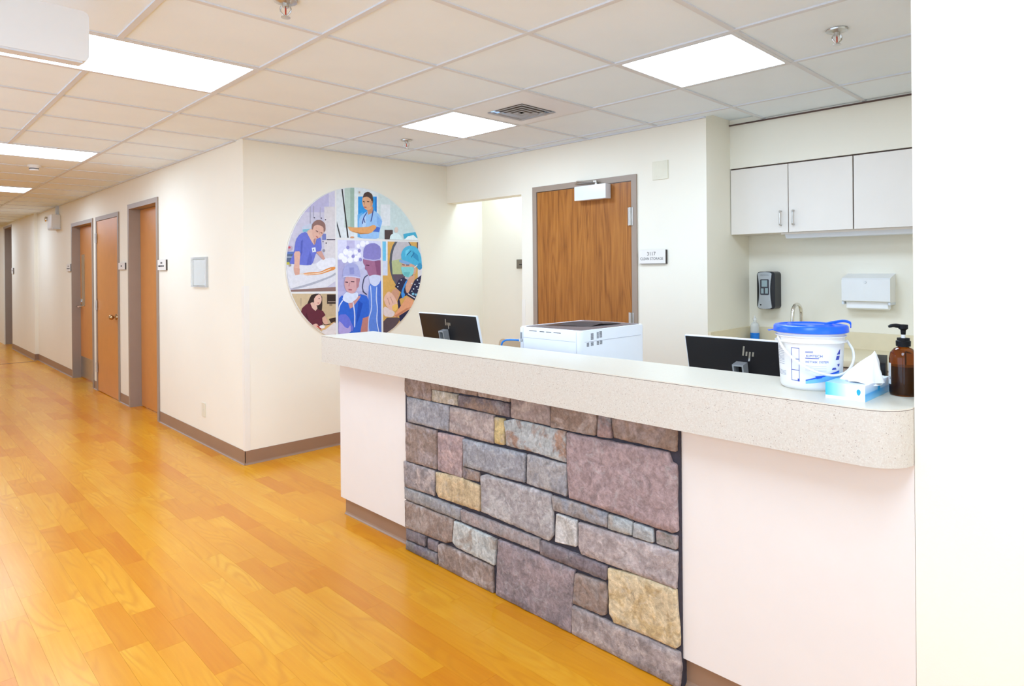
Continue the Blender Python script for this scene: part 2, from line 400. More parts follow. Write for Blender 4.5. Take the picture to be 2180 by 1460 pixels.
wall('wall_kitchen', (KX, KX + .12, -1.6, SY, 0, HC + .03), label='white wall behind the sink')
wall('wall_soffit', (CFX, KX, -1.6, SY, 2.131, HC + .03), label='white soffit above the wall cabinets')
wall('wall_kitchen_end', (2.225, KX, -1.72, -1.6, 0, HC + .03))
wall('wall_right', (RX, 2.225, Y0, RY, 0, HC + .03), label='bright white wall end at the right of the counter')
ADDED_WINS = [(-3.3, -.2), (.1, 3.2), (3.5, 6.6)]; WZ0, WZ1 = .25, 2.36  # openings added out of view so daylight lifts ceiling and counter front
wall('wall_window_side', *[(X0 - .12, X0, a, b_, 0, HC + .03) for a, b_ in ((Y0, -3.3), (-.2, .1), (3.2, 3.5), (6.6, Y1))], *[(X0 - .12, X0, a, b_, c, d) for a, b_ in ADDED_WINS for c, d in ((0, WZ0), (WZ1, HC + .03))], label='wall with tall windows opposite the counter')
wall('wall_behind', (X0 - .12, X0 + .2, Y0 - .12, Y0, 0, HC + .03), (RX - .3, RX, Y0 - .12, Y0, 0, HC + .03), (X0 + .2, RX - .3, Y0 - .12, Y0, 0, WZ0), (X0 + .2, RX - .3, Y0 - .12, Y0, WZ1, HC + .03))
def window(n, x0, x1, y0, y1):  # unseen window, added only to let world light in
    bm = bmesh.new(); along = y1 - y0 > x1 - x0
    for z in (WZ0, WZ1 - .05): box(bm, x0, x1, y0, y1, z, z + .05)
    for k in range(4):
        s = k / 3
        if along: a = y0 + (y1 - y0 - .05) * s; box(bm, x0, x1, a, a + .05, WZ0 + .05, WZ1 - .05)
        else: a = x0 + (x1 - x0 - .05) * s; box(bm, a, a + .05, y0, y1, WZ0 + .05, WZ1 - .05)
    f = struct('window_%d' % n, bm, 'plastic', 'tall window frame behind the viewpoint')
    for k in range(3):
        if along: p = (x0 + .03, x0 + .034, y0 + (y1 - y0) * k / 3 + .02, y0 + (y1 - y0) * (k + 1) / 3 - .0)
        else: p = (x0 + (x1 - x0) * k / 3 + .02, x0 + (x1 - x0) * (k + 1) / 3 - .0, y0 + .03, y0 + .034)
        obj('pane', B(*p, WZ0 + .04, WZ1 - .04), 'pane', f)
for n_, (a, b_) in enumerate(ADDED_WINS): window(n_ + 1, X0 - .09, X0 - .03, a, b_)
window(4, X0 + .2, RX - .3, Y0 - .09, Y0 - .03)  # one more added window, unseen behind the camera
struct('wall_far_doorway', boxes((CX + T + .1, CX + T + .22, 15.6, 16.8, 0, HC), (1.945, CX + T + .1, 16.72, 16.745, 0, 2.38), (1.925, CX + T + .1, 15.66, 15.69, 0, 2.38), (1.925, CX + T + .1, 15.66, 16.745, 2.36, 2.4)), 'frame', 'dark brown framed doorway at the far corridor end')

# ceiling: slab, bars, tiles
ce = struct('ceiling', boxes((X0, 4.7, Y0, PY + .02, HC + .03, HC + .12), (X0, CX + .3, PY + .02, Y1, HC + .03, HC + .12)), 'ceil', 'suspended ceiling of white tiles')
GX, GPX, GY, GPY = 1.365, .61, 3.12, .6165
gxs = [GX + GPX * i for i in range(-5, 6)]; gys = [GY + GPY * j for j in range(-11, 31)]
def ceil_max_x(y): return KX if y < SY else (BX if y < PY else CX)
for x in gxs:
    if x < X0: continue
    ymax = Y1 if x < CX - .02 else (PY if x < BX else SY)
    cuts = [Y0] + ([v for j in (-10, -5, 0, 5, 10, 15, 20, 25) for v in (GY + GPY * j, GY + GPY * (j + 1))] if abs(x - GX + GPX) < .01 else []) + [ymax]
    for a, b_ in zip(cuts[::2], cuts[1::2]):
        if b_ - a > .03: obj('ceiling_bar', B(x - .012, x + .012, a, b_, HC - .001, HC + .012), 'bar', ce)
for y in gys:
    if y < Y0 or y > 15: continue
    obj('ceiling_bar', B(X0, min(ceil_max_x(y), CFX if y < SY else 9), y - .012, y + .012, HC, HC + .012), 'bar', ce)
lights = [(GX - 2 * GPX, GX, j) for j in (-10, -5, 0, 5, 10, 15, 20, 25)]
LIGHTC = set()
for a, b_, j in lights:
    LIGHTC |= {(-2, j), (-1, j)}
LIGHTC |= {(2, -3), (2, 0), (2, -1)}
TILE = {}
def tile_mesh(wd, dp):
    k = (round(wd, 3), round(dp, 3))
    if k not in TILE:
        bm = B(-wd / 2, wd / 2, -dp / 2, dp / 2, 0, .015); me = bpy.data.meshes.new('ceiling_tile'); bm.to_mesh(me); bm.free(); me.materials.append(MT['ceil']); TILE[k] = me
    return TILE[k]
stuff = bmesh.new(); nt_ = 0
for i in range(-5, 6):
    for j in range(-11, 31):
        if (i, j) in LIGHTC: continue
        xa, xb, ya, yb = GX + GPX * i + .002, GX + GPX * (i + 1) - .002, GY + GPY * j + .002, GY + GPY * (j + 1) - .002
        xa = max(xa, X0); xm = ceil_max_x((ya + yb) / 2); xb = min(xb, xm); ya = max(ya, Y0); yb = min(yb, Y1)
        if xb - xa < .03 or yb - ya < .03 or (xa > CX - .01 and ya > PY - .02): continue
        if xa > BX and ya < SY < yb: yb = SY
        if xa > CX - .02 and yb > PY: yb = PY
        q = [proj(V(a, b2, HC)) for a in (xa, xb) for b2 in (ya, yb)]
        vis = all(v for v in q) and any(-50 < v[0] < W_ + 50 and -50 < v[1] < H_ for v in q) and ya < 11 and nt_ < 290
        if vis:
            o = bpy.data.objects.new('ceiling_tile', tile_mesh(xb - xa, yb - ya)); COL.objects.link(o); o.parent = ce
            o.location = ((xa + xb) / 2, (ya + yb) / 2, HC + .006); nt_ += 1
        else: box(stuff, xa, xb, ya, yb, HC + .006, HC + .02)
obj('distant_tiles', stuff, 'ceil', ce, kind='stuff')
struct('trim_2', boxes((CX - .02, CX, PY + T, 13.25, HC - .004, HC + .012), (CX - .02, BX, PY - .02, PY, HC - .004, HC + .012), (BX - .02, BX, SY, PY - .02, HC - .004, HC + .012)), 'bar', 'white wall angle where ceiling meets walls')
struct('trim_3', B(CFX - .012, CFX, -1.5, SY, HC - .012, HC - .004), 'gap', 'dark gap line above the soffit')

# base boards with cove toe
def baseboard(name, runs, z1=.104):
    bm = bmesh.new()
    for (xa, ya), (xb, yb), (nx, ny) in runs:
        prof = [(0, z1), (.004, z1), (.004, .016), (.0065, .008), (.013, .002), (.0135, 0), (0, 0)]
        prism(bm, [(xa + nx * d, ya + ny * d, z) for d, z in prof], (xb - xa, yb - ya, 0))
    return struct(name, bm, 'base', 'brown rubber base board')
baseboard('baseboard_left', [((CX, PY - .004), (CX, D3[0]), (-1, 0)), ((CX, D3[1]), (CX, D2[0]), (-1, 0)), ((CX, D2[1]), (CX, D1[0]), (-1, 0)), ((CX, D1[1]), (CX, 13.25), (-1, 0))])
baseboard('baseboard_far', [((1.928, 13.25), (1.928, 15.66), (-1, 0)), ((1.928, 13.25), (CX, 13.25), (0, -1))])
baseboard('baseboard_poster_side', [((CX - .004, PY), (4.37, PY), (0, -1))])
baseboard('baseboard_back', [((BX, SY), (BX, D4[0]), (-1, 0)), ((BX, D4[1]), (BX, 3.843), (-1, 0))])

# doors
def frame_bm(x, y0, y1, zt, wf, depth, sill=0):
    return boxes((x - .012, x + depth, y0, y0 + wf, 0, zt), (x - .012, x + depth, y1 - wf, y1, 0, zt), (x - .012, x + depth, y0 + wf, y1 - wf, zt - wf, zt))
def door(name, label, x, d, wf, leafx, leafm, depth=T):
    y0, y1, zt = d
    e = bpy.data.objects.new(name, None); COL.objects.link(e); e.location = (x, (y0 + y1) / 2, 0); WL[name] = V(*e.location); e['kind'] = 'structure'; e['label'] = label
    obj('door_frame', frame_bm(x, y0, y1, zt, wf, depth), 'frame', e)
    lf = obj('door_leaf', B(leafx, leafx + .045, y0 + wf + .004, y1 - wf - .004, .008, zt - wf - .004, bev=.001), leafm, e)
    return e, lf
def hinge(e, x, y, z, h_=.115): obj('hinge', put(boxes((x - .003, x + .002, y - .022, y + .022, z - h_ / 2, z + h_ / 2)), lathe(bmesh.new(), [(.008, -h_ / 2), (.008, h_ / 2)], (x - .008, y, z), 10)), 'steel', e, smooth=True)
d1, lf1 = door('door_1', 'recessed brown door with narrow glass and kick plate', CX, D1, .048, CX + .085, 'dooror')
ya, yb = D1[0] + .052, D1[1] - .052
obj('vision_panel', B(CX + .078, CX + .09, yb - .26, yb - .10, 1.0, 1.7), 'glassdark', lf1)
obj('kick_plate', B(CX + .081, CX + .09, ya + .02, yb - .02, .02, .30), 'steel', lf1)
lv = bmesh.new(); tube(lv, [(CX + .08, yb - .07, .99), (CX + .03, yb - .07, .99), (CX + .02, yb - .10, .99), (CX + .02, yb - .19, .99)], .011); lathe(lv, [(.03, 0), (.03, -.012), (.0, -.013)], (CX + .085, yb - .07, .99), 16, 'x'); box(lv, CX + .07, CX + .086, yb - .09, yb - .05, 1.05, 1.09)
obj('lever_handle', lv, 'chrome', lf1, smooth=True)
d2, lf2 = door('door_2', 'flush tan door with round knob and three steel hinges', CX, D2, .05, CX - .006, 'dooror')
for z in (1.873, 1.053, .291): hinge(d2, CX - .014, D2[1] - .05, z)
kb = bmesh.new(); lathe(kb, [(.0, -.075), (.018, -.074), (.029, -.062), (.031, -.05), (.026, -.038), (.014, -.03), (.011, -.012), (.032, -.010), (.034, 0)], (CX - .006, D2[0] + .12, .944), 20, 'x')
obj('door_knob', kb, 'brass', lf2, smooth=True)
d3, lf3 = door('door_3', 'deeply recessed amber door nearest the wall corner', CX, D3, .05, CX + .098, 'dooror')
d4, lf4 = door('door_4', 'wood veneer storage door with silver closer', BX, D4, .044, BX - .004, 'veneer', .12)
for z in (1.823, 1.06, .3): hinge(d4, BX - .012, D4[0] + .05, z, .13)
obj('door_closer', B(BX - .07, BX - .005, 2.905, 3.205, 1.968, 2.078, bev=.006), 'closer', lf4, smooth=True)
ar = bmesh.new(); tube(ar, [(BX - .035, 3.02, 2.075), (BX - .035, 3.02, 2.1)], .012); lathe(ar, [(.0, 0), (.02, 0), (.02, .012), (.0, .012)], (BX - .045, 3.02, 2.096), 14); tube(ar, [(BX - .05, 3.02, 2.104), (BX - .03, 3.21, 2.122)], .007); tube(ar, [(BX - .03, 3.21, 2.122), (BX - .018, 3.23, 2.106)], .007); tube(ar, [(BX - .04, 3.03, 2.102), (BX - .02, 3.235, 2.108)], .006)
obj('closer_arm', ar, 'steel', lf4, smooth=True)

# corner guards
def guard(label, x, y, sx, sy, z0, z1):
    bm = bmesh.new(); t = .0025; wd = .038
    xs = sorted((x, x + sx * wd)); ys = sorted((y, y + sy * wd))
    ax, ay = sorted((x - sx * t, x)), sorted((y - sy * t, y))
    box(bm, xs[0], xs[1], ay[0], ay[1], z0, z1); box(bm, ax[0], ax[1], min(ys[0], ay[0]), max(ys[1], ay[1]), z0, z1)
    tag(obj('corner_guard', bm, 'guard'), label, 'corner guard')
guard('white plastic guard on the outer wall corner left of the poster', CX, PY, 1, 1, .104, 1.337)
guard('thin white guard on the wall edge beside the open passage', BX, 3.843, 1, -1, .104, 1.19)

# ------------------------------------------------------------------ ceiling fixtures
def panel(label, x0, x1, y0, y1, group='ceiling light panels', lens='lens'):
    t = thing('ceiling_light', label, 'light', ((x0 + x1) / 2, (y0 + y1) / 2, HC), group)
    fr = boxes((x0 + .004, x1 - .004, y0 + .004, y0 + .026, HC - .002, HC + .014), (x0 + .004, x1 - .004, y1 - .026, y1 - .004, HC - .002, HC + .014), (x0 + .004, x0 + .026, y0 + .026, y1 - .026, HC - .002, HC + .014), (x1 - .026, x1 - .004, y0 + .026, y1 - .026, HC - .002, HC + .014))
    obj('fixture_frame', fr, 'bar', t)
    bm = bmesh.new(); bm.faces.new([bm.verts.new(p) for p in ((x0 + .026, y0 + .026, HC + .003), (x0 + .026, y1 - .026, HC + .003), (x1 - .026, y1 - .026, HC + .003), (x1 - .026, y0 + .026, HC + .003))])
    obj('diffuser', bm, lens, t)
ords = {-10: 'long ceiling light at the rear end of the corridor', -5: 'long ceiling light above the near corridor floor', 0: 'largest long ceiling light, behind the hanging white box', 5: 'long ceiling light beside the round smoke detector', 10: 'third long ceiling light down the corridor', 15: 'fourth long ceiling light down the corridor', 20: 'fifth long ceiling light down the corridor', 25: 'last long ceiling light far down the corridor'}
for a, b_, j in lights: panel(ords[j], a, b_, GY + GPY * j, GY + GPY * (j + 1))
panel('square ceiling light above the counter, nearest the wall cabinets', GX + 2 * GPX, GX + 3 * GPX, GY - 3 * GPY, GY - 2 * GPY, lens='lens2')
panel('square ceiling light beside the air vent', GX + 2 * GPX, GX + 3 * GPX, GY, GY + GPY, lens='lens2')
panel('small ceiling light inside the open passage', 4.1, 4.35, 3.95, 4.5)
panel('ceiling light over the sink end behind the right wall', GX + 2 * GPX, GX + 3 * GPX, GY - 7 * GPY, GY - 6 * GPY, lens='lens2')

vx0, vx1, vy0, vy1 = GX + 2 * GPX, GX + 3 * GPX, GY - GPY, GY
t = thing('air_vent', 'square white ceiling vent with nested louvres', 'vent', ((vx0 + vx1) / 2, (vy0 + vy1) / 2, HC))
cxv, cyv, hv = 2.932, 2.862, .155
obj('vent_plate', boxes((vx0 + .012, cxv - hv, vy0 + .012, vy1 - .012, HC - .001, HC + .01), (cxv + hv, vx1 - .012, vy0 + .012, vy1 - .012, HC - .001, HC + .01), (cxv - hv, cxv + hv, vy0 + .012, cyv - hv, HC - .001, HC + .01), (cxv - hv, cxv + hv, cyv + hv, vy1 - .012, HC - .001, HC + .01)), 'ventw', t)
obj('vent_throat', B(cxv - hv, cxv + hv, cyv - hv, cyv + hv, HC + .022, HC + .028), 'ventd', t)
for k, s in enumerate((.155, .115, .078, .042)):
    bm = bmesh.new(); zi, zo = HC - .0035, HC - .006; si = s - .026
    o_ = [bm.verts.new((cxv + a * s, cyv + b2 * s, zo)) for a, b2 in ((-1, -1), (1, -1), (1, 1), (-1, 1))]; i_ = [bm.verts.new((cxv + a * si, cyv + b2 * si, zi)) for a, b2 in ((-1, -1), (1, -1), (1, 1), (-1, 1))]
    for q in range(4): bm.faces.new((o_[q], o_[(q + 1) % 4], i_[(q + 1) % 4], i_[q]))
    if k == 3: bm.faces.new(i_)
    bmesh.ops.solidify(bm, geom=bm.faces[:], thickness=.0015); obj('louvre', bm, 'ventw', t)

def sprinkler(label, x, y, m='steel'):
    t = thing('fire_sprinkler', label, 'sprinkler', (x, y, HC), 'ceiling sprinklers')
    z = HC + .004
    obj('escutcheon', lathe(bmesh.new(), [(.0, -.012), (.018, -.012), (.024, -.008), (.041, -.006), (.043, 0), (.0, 0)], (x, y, z), 28), m, t, smooth=True)
    bm = bmesh.new(); lathe(bm, [(.0, -.012), (.012, -.012), (.012, -.026), (.0, -.027)], (x, y, z), 14)
    for s in (-1, 1): tube(bm, smooth_path([(x + s * .011, y - s * .011, z - .02), (x + s * .014, y - s * .014, z - .038), (x + s * .004, y - s * .004, z - .056)], 4), .003, 6)
    lathe(bm, [(.0, -.054), (.006, -.055), (.006, -.06), (.017, -.062), (.017, -.064), (.0, -.065)], (x, y, z), 16); obj('sprinkler_head', bm, m, t, smooth=True)
    obj('glass_bulb', lathe(bmesh.new(), [(.0, -.026), (.003, -.029), (.003, -.052), (.0, -.055)], (x, y, z), 8), 'red', t)
sprinkler('chrome sprinkler near the wall cabinets', 2.903, .969)
sprinkler('chrome sprinkler beside the square light near the poster', 2.923, 4.09)
sprinkler('sprinkler at the top edge of the view, before the corridor light', 1.092, 2.278)
t = thing('smoke_detector', 'round white smoke detector on the corridor ceiling', 'smoke detector', (1.074, 7.355, HC))
obj('detector_base', lathe(bmesh.new(), [(.0, -.014), (.05, -.014), (.054, -.004), (.054, .006), (.0, .006)], (1.074, 7.355, HC), 28), 'plastic', t, smooth=True)
obj('detector_chamber', lathe(bmesh.new(), [(.0, -.045), (.034, -.044), (.038, -.036), (.038, -.014), (.0, -.014)], (1.074, 7.355, HC), 28), 'plastic', t, smooth=True)
obj('detector_slot', lathe(bmesh.new(), [(.0, -.03), (.0386, -.03), (.0386, -.022), (.0, -.022)], (1.074, 7.355, HC), 28), 'slot', t)

t = thing('hanging_sign_box', 'plain white rounded box hanging from the ceiling at the upper left', 'hanging box', (.27, 2.72, HC))
bm = prism(bmesh.new(), [(a, 2.69, z) for a, z in rrect(.0, .556, 2.195, 2.372, .022)], (0, .06, 0)); obj('sign_housing', bm, 'plastic', t, smooth=True)
obj('sign_lip', B(.02, .536, 2.694, 2.746, 2.188, 2.196), 'bar', t)
obj('ceiling_mount', boxes((.18, .38, 2.70, 2.74, 2.372, HC + .004)), 'plastic', t)

# ------------------------------------------------------------------ corridor wall fittings
t = thing('emergency_light', 'white emergency light box high on the corridor wall', 'emergency light', (CX, 11.5, 2.1))
obj('light_housing', B(CX - .11, CX, 11.42, 11.72, 2.10, 2.31, bev=.01), 'plastic', t, smooth=True)
obj('lower_tray', B(CX - .10, CX, 11.40, 11.74, 2.09, 2.112, bev=.004), 'bar', t)
for yy in (11.80,): obj('lamp_head', lathe(bmesh.new(), [(.0, -.06), (.035, -.06), (.04, -.05), (.03, 0), (.012, .02), (.0, .02)], (CX - .07, yy, 2.26), 18, 'x'), 'chrome', t, smooth=True)
obj('lamp_arm', tube(bmesh.new(), [(CX - .06, 11.70, 2.27), (CX - .06, 11.80, 2.26)], .01), 'plastic', t)
obj('conduit', B(CX - .035, CX, 11.52, 11.58, 2.31, HC), 'bar', t)

def sign(label, y0, y1, z0, z1, bars, x=CX):
    t = thing('room_sign', label, 'sign', (x, (y0 + y1) / 2, z0), 'corridor room signs')
    obj('sign_backing', B(x - .012, x, y0 - .004, y1 - .002, z0, z1), 'signdark', t)
    obj('sign_face', B(x - .018, x - .012, y0, y1, z0, z1, bev=.001), 'sign', t)
    bm = bmesh.new()
    for (a, b_, c, d) in bars: box(bm, x - .0188, x - .018, y1 - (y1 - y0) * b_, y1 - (y1 - y0) * a, z0 + (z1 - z0) * c, z0 + (z1 - z0) * d)
    obj('lettering', bm, 'ink', t)
sign('room sign with two dark text lines beside the amber door', 6.60, 6.832, 1.468, 1.566, [(.38, .47, .62, .78), (.5, .6, .62, .78), (.1, .42, .32, .46), (.47, .62, .32, .46), (.66, .8, .32, .46)])
sign('room sign beside the flush door with the knob', 7.985, 8.225, 1.482, 1.556, [(.4, .48, .42, .62), (.52, .6, .42, .62)])
sign('room sign beside the door with the kick plate', 10.70, 10.935, 1.472, 1.575, [(.42, .58, .62, .78), (.1, .9, .3, .42)])
sign('small room sign beside the far dark doorway', 15.40, 15.58, 1.45, 1.56, [(.3, .7, .4, .6)], 1.928)
t = thing('sign_holder', 'clear acrylic sign holder on the corridor wall', 'sign holder', (CX, 5.74, 1.32))
obj('holder_back', B(CX - .004, CX, 5.565, 5.918, 1.318, 1.572), 'acrylic', t)
obj('holder_front', B(CX - .022, CX - .018, 5.585, 5.90, 1.33, 1.545), 'acrylic', t)
obj('holder_edge', boxes((CX - .022, CX, 5.565, 5.58, 1.318, 1.572), (CX - .022, CX, 5.903, 5.918, 1.318, 1.572), (CX - .022, CX, 5.58, 5.903, 1.318, 1.330), (CX - .022, CX, 5.58, 5.903, 1.556, 1.572)), 'clear', t)
obj('paper_insert', B(CX - .0075, CX - .005, 5.60, 5.885, 1.335, 1.55), 'plastic', t)
t = thing('wall_outlet', 'small blank outlet plate low on the corridor wall', 'outlet', (CX, 5.688, .235))
obj('cover_plate', B(CX - .006, CX, 5.648, 5.728, .234, .348, bev=.002), 'beigeplate', t)
obj('screw', lathe(bmesh.new(), [(.0, -.0068), (.003, -.0068), (.003, -.005), (.0, -.005)], (CX, 5.688, .291), 8, 'x'), 'steel', t)

# back wall fittings
t = thing('door_sign', 'white plate reading 3117 CLEAN STORAGE beside the wooden door', 'sign', (BX, 2.54, 1.477))
obj('sign_backing', B(BX - .012, BX, 2.430, 2.646, 1.476, 1.574), 'signdark', t)
obj('sign_face', B(BX - .02, BX - .012, 2.436, 2.652, 1.478, 1.576, bev=.001), 'sign', t)
pl = lambda cy_, cz: (lambda u, v, d: (BX - .02 - d, cy_ - u, cz + v))
bm = text_bm('3117', .036, pl(2.548, 1.546)); put(bm, text_bm('CLEAN STORAGE', .026, pl(2.546, 1.512), sx=.93)); obj('lettering', bm, 'ink', t)
t = thing('cover_plate', 'beige blank cover plate high on the back wall', 'cover plate', (BX, 2.48, 2.066))
obj('plate', B(BX - .008, BX, 2.417, 2.541, 2.066, 2.195, bev=.002), 'beigeplate', t)
for a in (2.45, 2.51):
    for b_ in (2.09, 2.17): obj('screw', lathe(bmesh.new(), [(.0, -.0088), (.003, -.0088), (.003, -.007), (.0, -.007)], (BX, a, b_), 8, 'x'), 'beigeplate', t)
t = thing('passage_sign', 'small taupe sign plate inside the open passage', 'sign', (4.38, 4.28, 1.456))
obj('sign_face', B(4.366, 4.38, 4.16, 4.346, 1.454, 1.54), 'taupeplate', t)
obj('lettering', B(4.3655, 4.366, 4.2, 4.31, 1.487, 1.497), 'ink', t)

# ------------------------------------------------------------------ round poster on the wall
PCX, PCZ, PR = 2.959, 1.497, .658
YP = PY - .014
t = thing('round_poster', 'large round poster of medical staff photographs in five panels', 'poster', (PCX, PY, PCZ - PR))
bm = prism(bmesh.new(), [(PCX + PR * math.cos(2 * PI * i / 96), YP, PCZ + PR * math.sin(2 * PI * i / 96)) for i in range(96)], (0, .012, 0)); obj('poster_disc', bm, 'plastic', t)
def zc(x, y):
    p = aty(580 + x / 4.171, 380 + y / 4.171, YP); return (p.x, p.z)
def clip(poly, cl):
    out = poly
    for i in range(len(cl)):
        a, b_ = cl[i], cl[(i + 1) % len(cl)]; inp = out; out = []
        if not inp: break
        side = lambda p: (b_[0] - a[0]) * (p[1] - a[1]) - (b_[1] - a[1]) * (p[0] - a[0])
        for k in range(len(inp)):
            p, q = inp[k - 1], inp[k]; sp, sq = side(p), side(q)
            if (sp >= 0) != (sq >= 0):
                tt = sp / (sp - sq); out.append((p[0] + (q[0] - p[0]) * tt, p[1] + (q[1] - p[1]) * tt))
            if sq >= 0: out.append(q)
    return out
CIRC = [(PCX + (PR - .004) * math.cos(2 * PI * i / 96), PCZ + (PR - .004) * math.sin(2 * PI * i / 96)) for i in range(96)]
def ell(cx, cy_, rx, ry, rot=0, n=18):
    c, s = math.cos(math.radians(rot)), math.sin(math.radians(rot))
    return [(cx + rx * math.cos(2 * PI * k / n) * c - ry * math.sin(2 * PI * k / n) * s, cy_ + rx * math.cos(2 * PI * k / n) * s + ry * math.sin(2 * PI * k / n) * c) for k in range(n)]
def line(pts, wd):
    l = []; r = []
    for i, p in enumerate(pts):
        a, b_ = pts[max(i - 1, 0)], pts[min(i + 1, len(pts) - 1)]; dx, dy = b_[0] - a[0], b_[1] - a[1]; n = math.hypot(dx, dy) or 1
        l.append((p[0] - dy / n * wd, p[1] + dx / n * wd)); r.append((p[0] + dy / n * wd, p[1] - dx / n * wd))
    return l + r[::-1]
def rc_(a, b_, c, d): return [(a, b_), (c, b_), (c, d), (a, d)]
def soft(p):
    out = []
    for i in range(len(p)):
        a, b_ = p[i], p[(i + 1) % len(p)]
        out += [(a[0] * .8 + b_[0] * .2, a[1] * .8 + b_[1] * .2), (a[0] * .2 + b_[0] * .8, a[1] * .2 + b_[1] * .8)]
    return out
def photo(name_label, quad, shapes):
    bm = bmesh.new(); lay = bm.loops.layers.float_color.new('Col')
    q = [zc(*p) for p in quad]
    if sum(q[i][0] * q[(i + 1) % len(q)][1] - q[(i + 1) % len(q)][0] * q[i][1] for i in range(len(q))) < 0: q = q[::-1]
    for k, (pts, c) in enumerate([(quad, shapes[0])] + shapes[1:]):
        pp = [zc(*p) for p in (pts if k == 0 or len(pts) > 14 or len(pts) == 4 else soft(pts))]
        pp = clip(clip(pp, q), CIRC)
        if len(pp) < 3: continue
        y = YP - .0008 - .00012 * k
        tri = delaunay_2d_cdt([Vector(p) for p in pp], [(i, (i + 1) % len(pp)) for i in range(len(pp))], [], 1, 1e-6)
        vs_ = [bm.verts.new((p.x, y, p.y)) for p in tri[0]]
        for f in tri[2]:
            try: ff = bm.faces.new([vs_[i] for i in f])
            except ValueError: continue
            for l in ff.loops: l[lay] = lin(c)
    o = obj('photo_print', bm, 'print', t, label=name_label); return o
SK = (222, 176, 158)
photo('print of a nurse in violet scrubs leaning over a bed', [(90, 60), (553, 100), (560, 998), (90, 1005)], [(203, 199, 216),
 (rc_(90, 60, 560, 300), (187, 182, 214)), (rc_(460, 250, 560, 760), (218, 212, 214)), (rc_(500, 100, 560, 250), (206, 202, 222)), (rc_(330, 250, 340, 400), (168, 165, 184)), (rc_(360, 240, 366, 350), (160, 158, 178)), (rc_(420, 255, 426, 350), (168, 165, 184)),
 (ell(372, 348, 6, 6), (70, 62, 84)), (ell(433, 352, 6, 6), (70, 62, 84)), (ell(470, 366, 6, 6), (80, 72, 94)), (rc_(480, 538, 556, 546), (84, 78, 96)), (rc_(440, 490, 475, 545), (120, 130, 190)), (ell(448, 560, 5, 5), (60, 54, 74)), (ell(476, 573, 6, 6), (60, 54, 74)), (ell(455, 640, 12, 14), (150, 146, 156)),
 ([(262, 430), (350, 395), (350, 480), (266, 478)], (196, 204, 220)), ([(266, 452), (345, 445), (345, 470), (268, 474)], (128, 188, 206)),
 ([(105, 610), (130, 590), (180, 600), (178, 640), (108, 650)], (188, 170, 186)), (ell(148, 612, 12, 10), (200, 80, 96)), (rc_(95, 650, 190, 672), (96, 122, 186)), (rc_(95, 672, 180, 745), (92, 108, 134)), (rc_(95, 692, 180, 702), (170, 184, 200)), (rc_(95, 742, 150, 770), (200, 190, 70)),
 ([(90, 770), (200, 755), (380, 760), (440, 720), (560, 705), (560, 960), (150, 992), (90, 870)], (222, 222, 228)), ([(380, 760), (440, 712), (560, 700), (560, 780), (420, 815)], (232, 232, 238)), ([(150, 980), (330, 930), (520, 862), (560, 830), (560, 860), (380, 935), (230, 978)], (176, 178, 190)), ([(140, 990), (560, 962), (560, 1000), (140, 1005)], (142, 112, 104)),
 ([(262, 842), (330, 832), (420, 830), (500, 790), (556, 782), (556, 806), (500, 826), (420, 852), (290, 860)], (226, 146, 74)), (line([(240, 845), (300, 850), (420, 842), (520, 800)], 4), (236, 214, 190)),
 ([(145, 755), (190, 650), (205, 545), (240, 492), (300, 468), (345, 560), (372, 600), (398, 515), (430, 528), (437, 636), (388, 652), (352, 765), (300, 772), (190, 760)], (106, 116, 204)), ([(250, 560), (268, 540), (262, 660), (245, 700)], (84, 94, 182)), ([(330, 640), (350, 700), (340, 765), (300, 768)], (90, 100, 190)),
 ([(188, 648), (248, 644), (238, 750), (236, 850), (196, 856), (184, 800), (194, 748)], SK), ([(384, 652), (432, 642), (466, 712), (448, 724)], (206, 158, 146)), ([(186, 790), (240, 800), (238, 852), (200, 858)], (214, 164, 146)),
 ([(298, 470), (350, 440), (390, 520), (372, 598), (340, 550)], (226, 186, 168)), ([(358, 545), (384, 520), (372, 598)], (180, 130, 124)), (ell(402, 462, 54, 74, 22), SK), ([(345, 440), (352, 400), (385, 368), (430, 368), (466, 400), (470, 460), (452, 480), (450, 430), (400, 408), (366, 420), (352, 460)], (142, 106, 98)), (line([(382, 462), (402, 474)], 4), (120, 76, 70)), (line([(424, 478), (440, 486)], 4), (120, 76, 70)), (line([(384, 514), (402, 524)], 4), (180, 92, 92)), (line([(412, 470), (414, 496)], 2.5), (190, 140, 124)),
 ([(346, 615), (378, 610), (384, 650), (352, 656)], (226, 232, 242)), (rc_(356, 624, 366, 640), (120, 130, 170))])
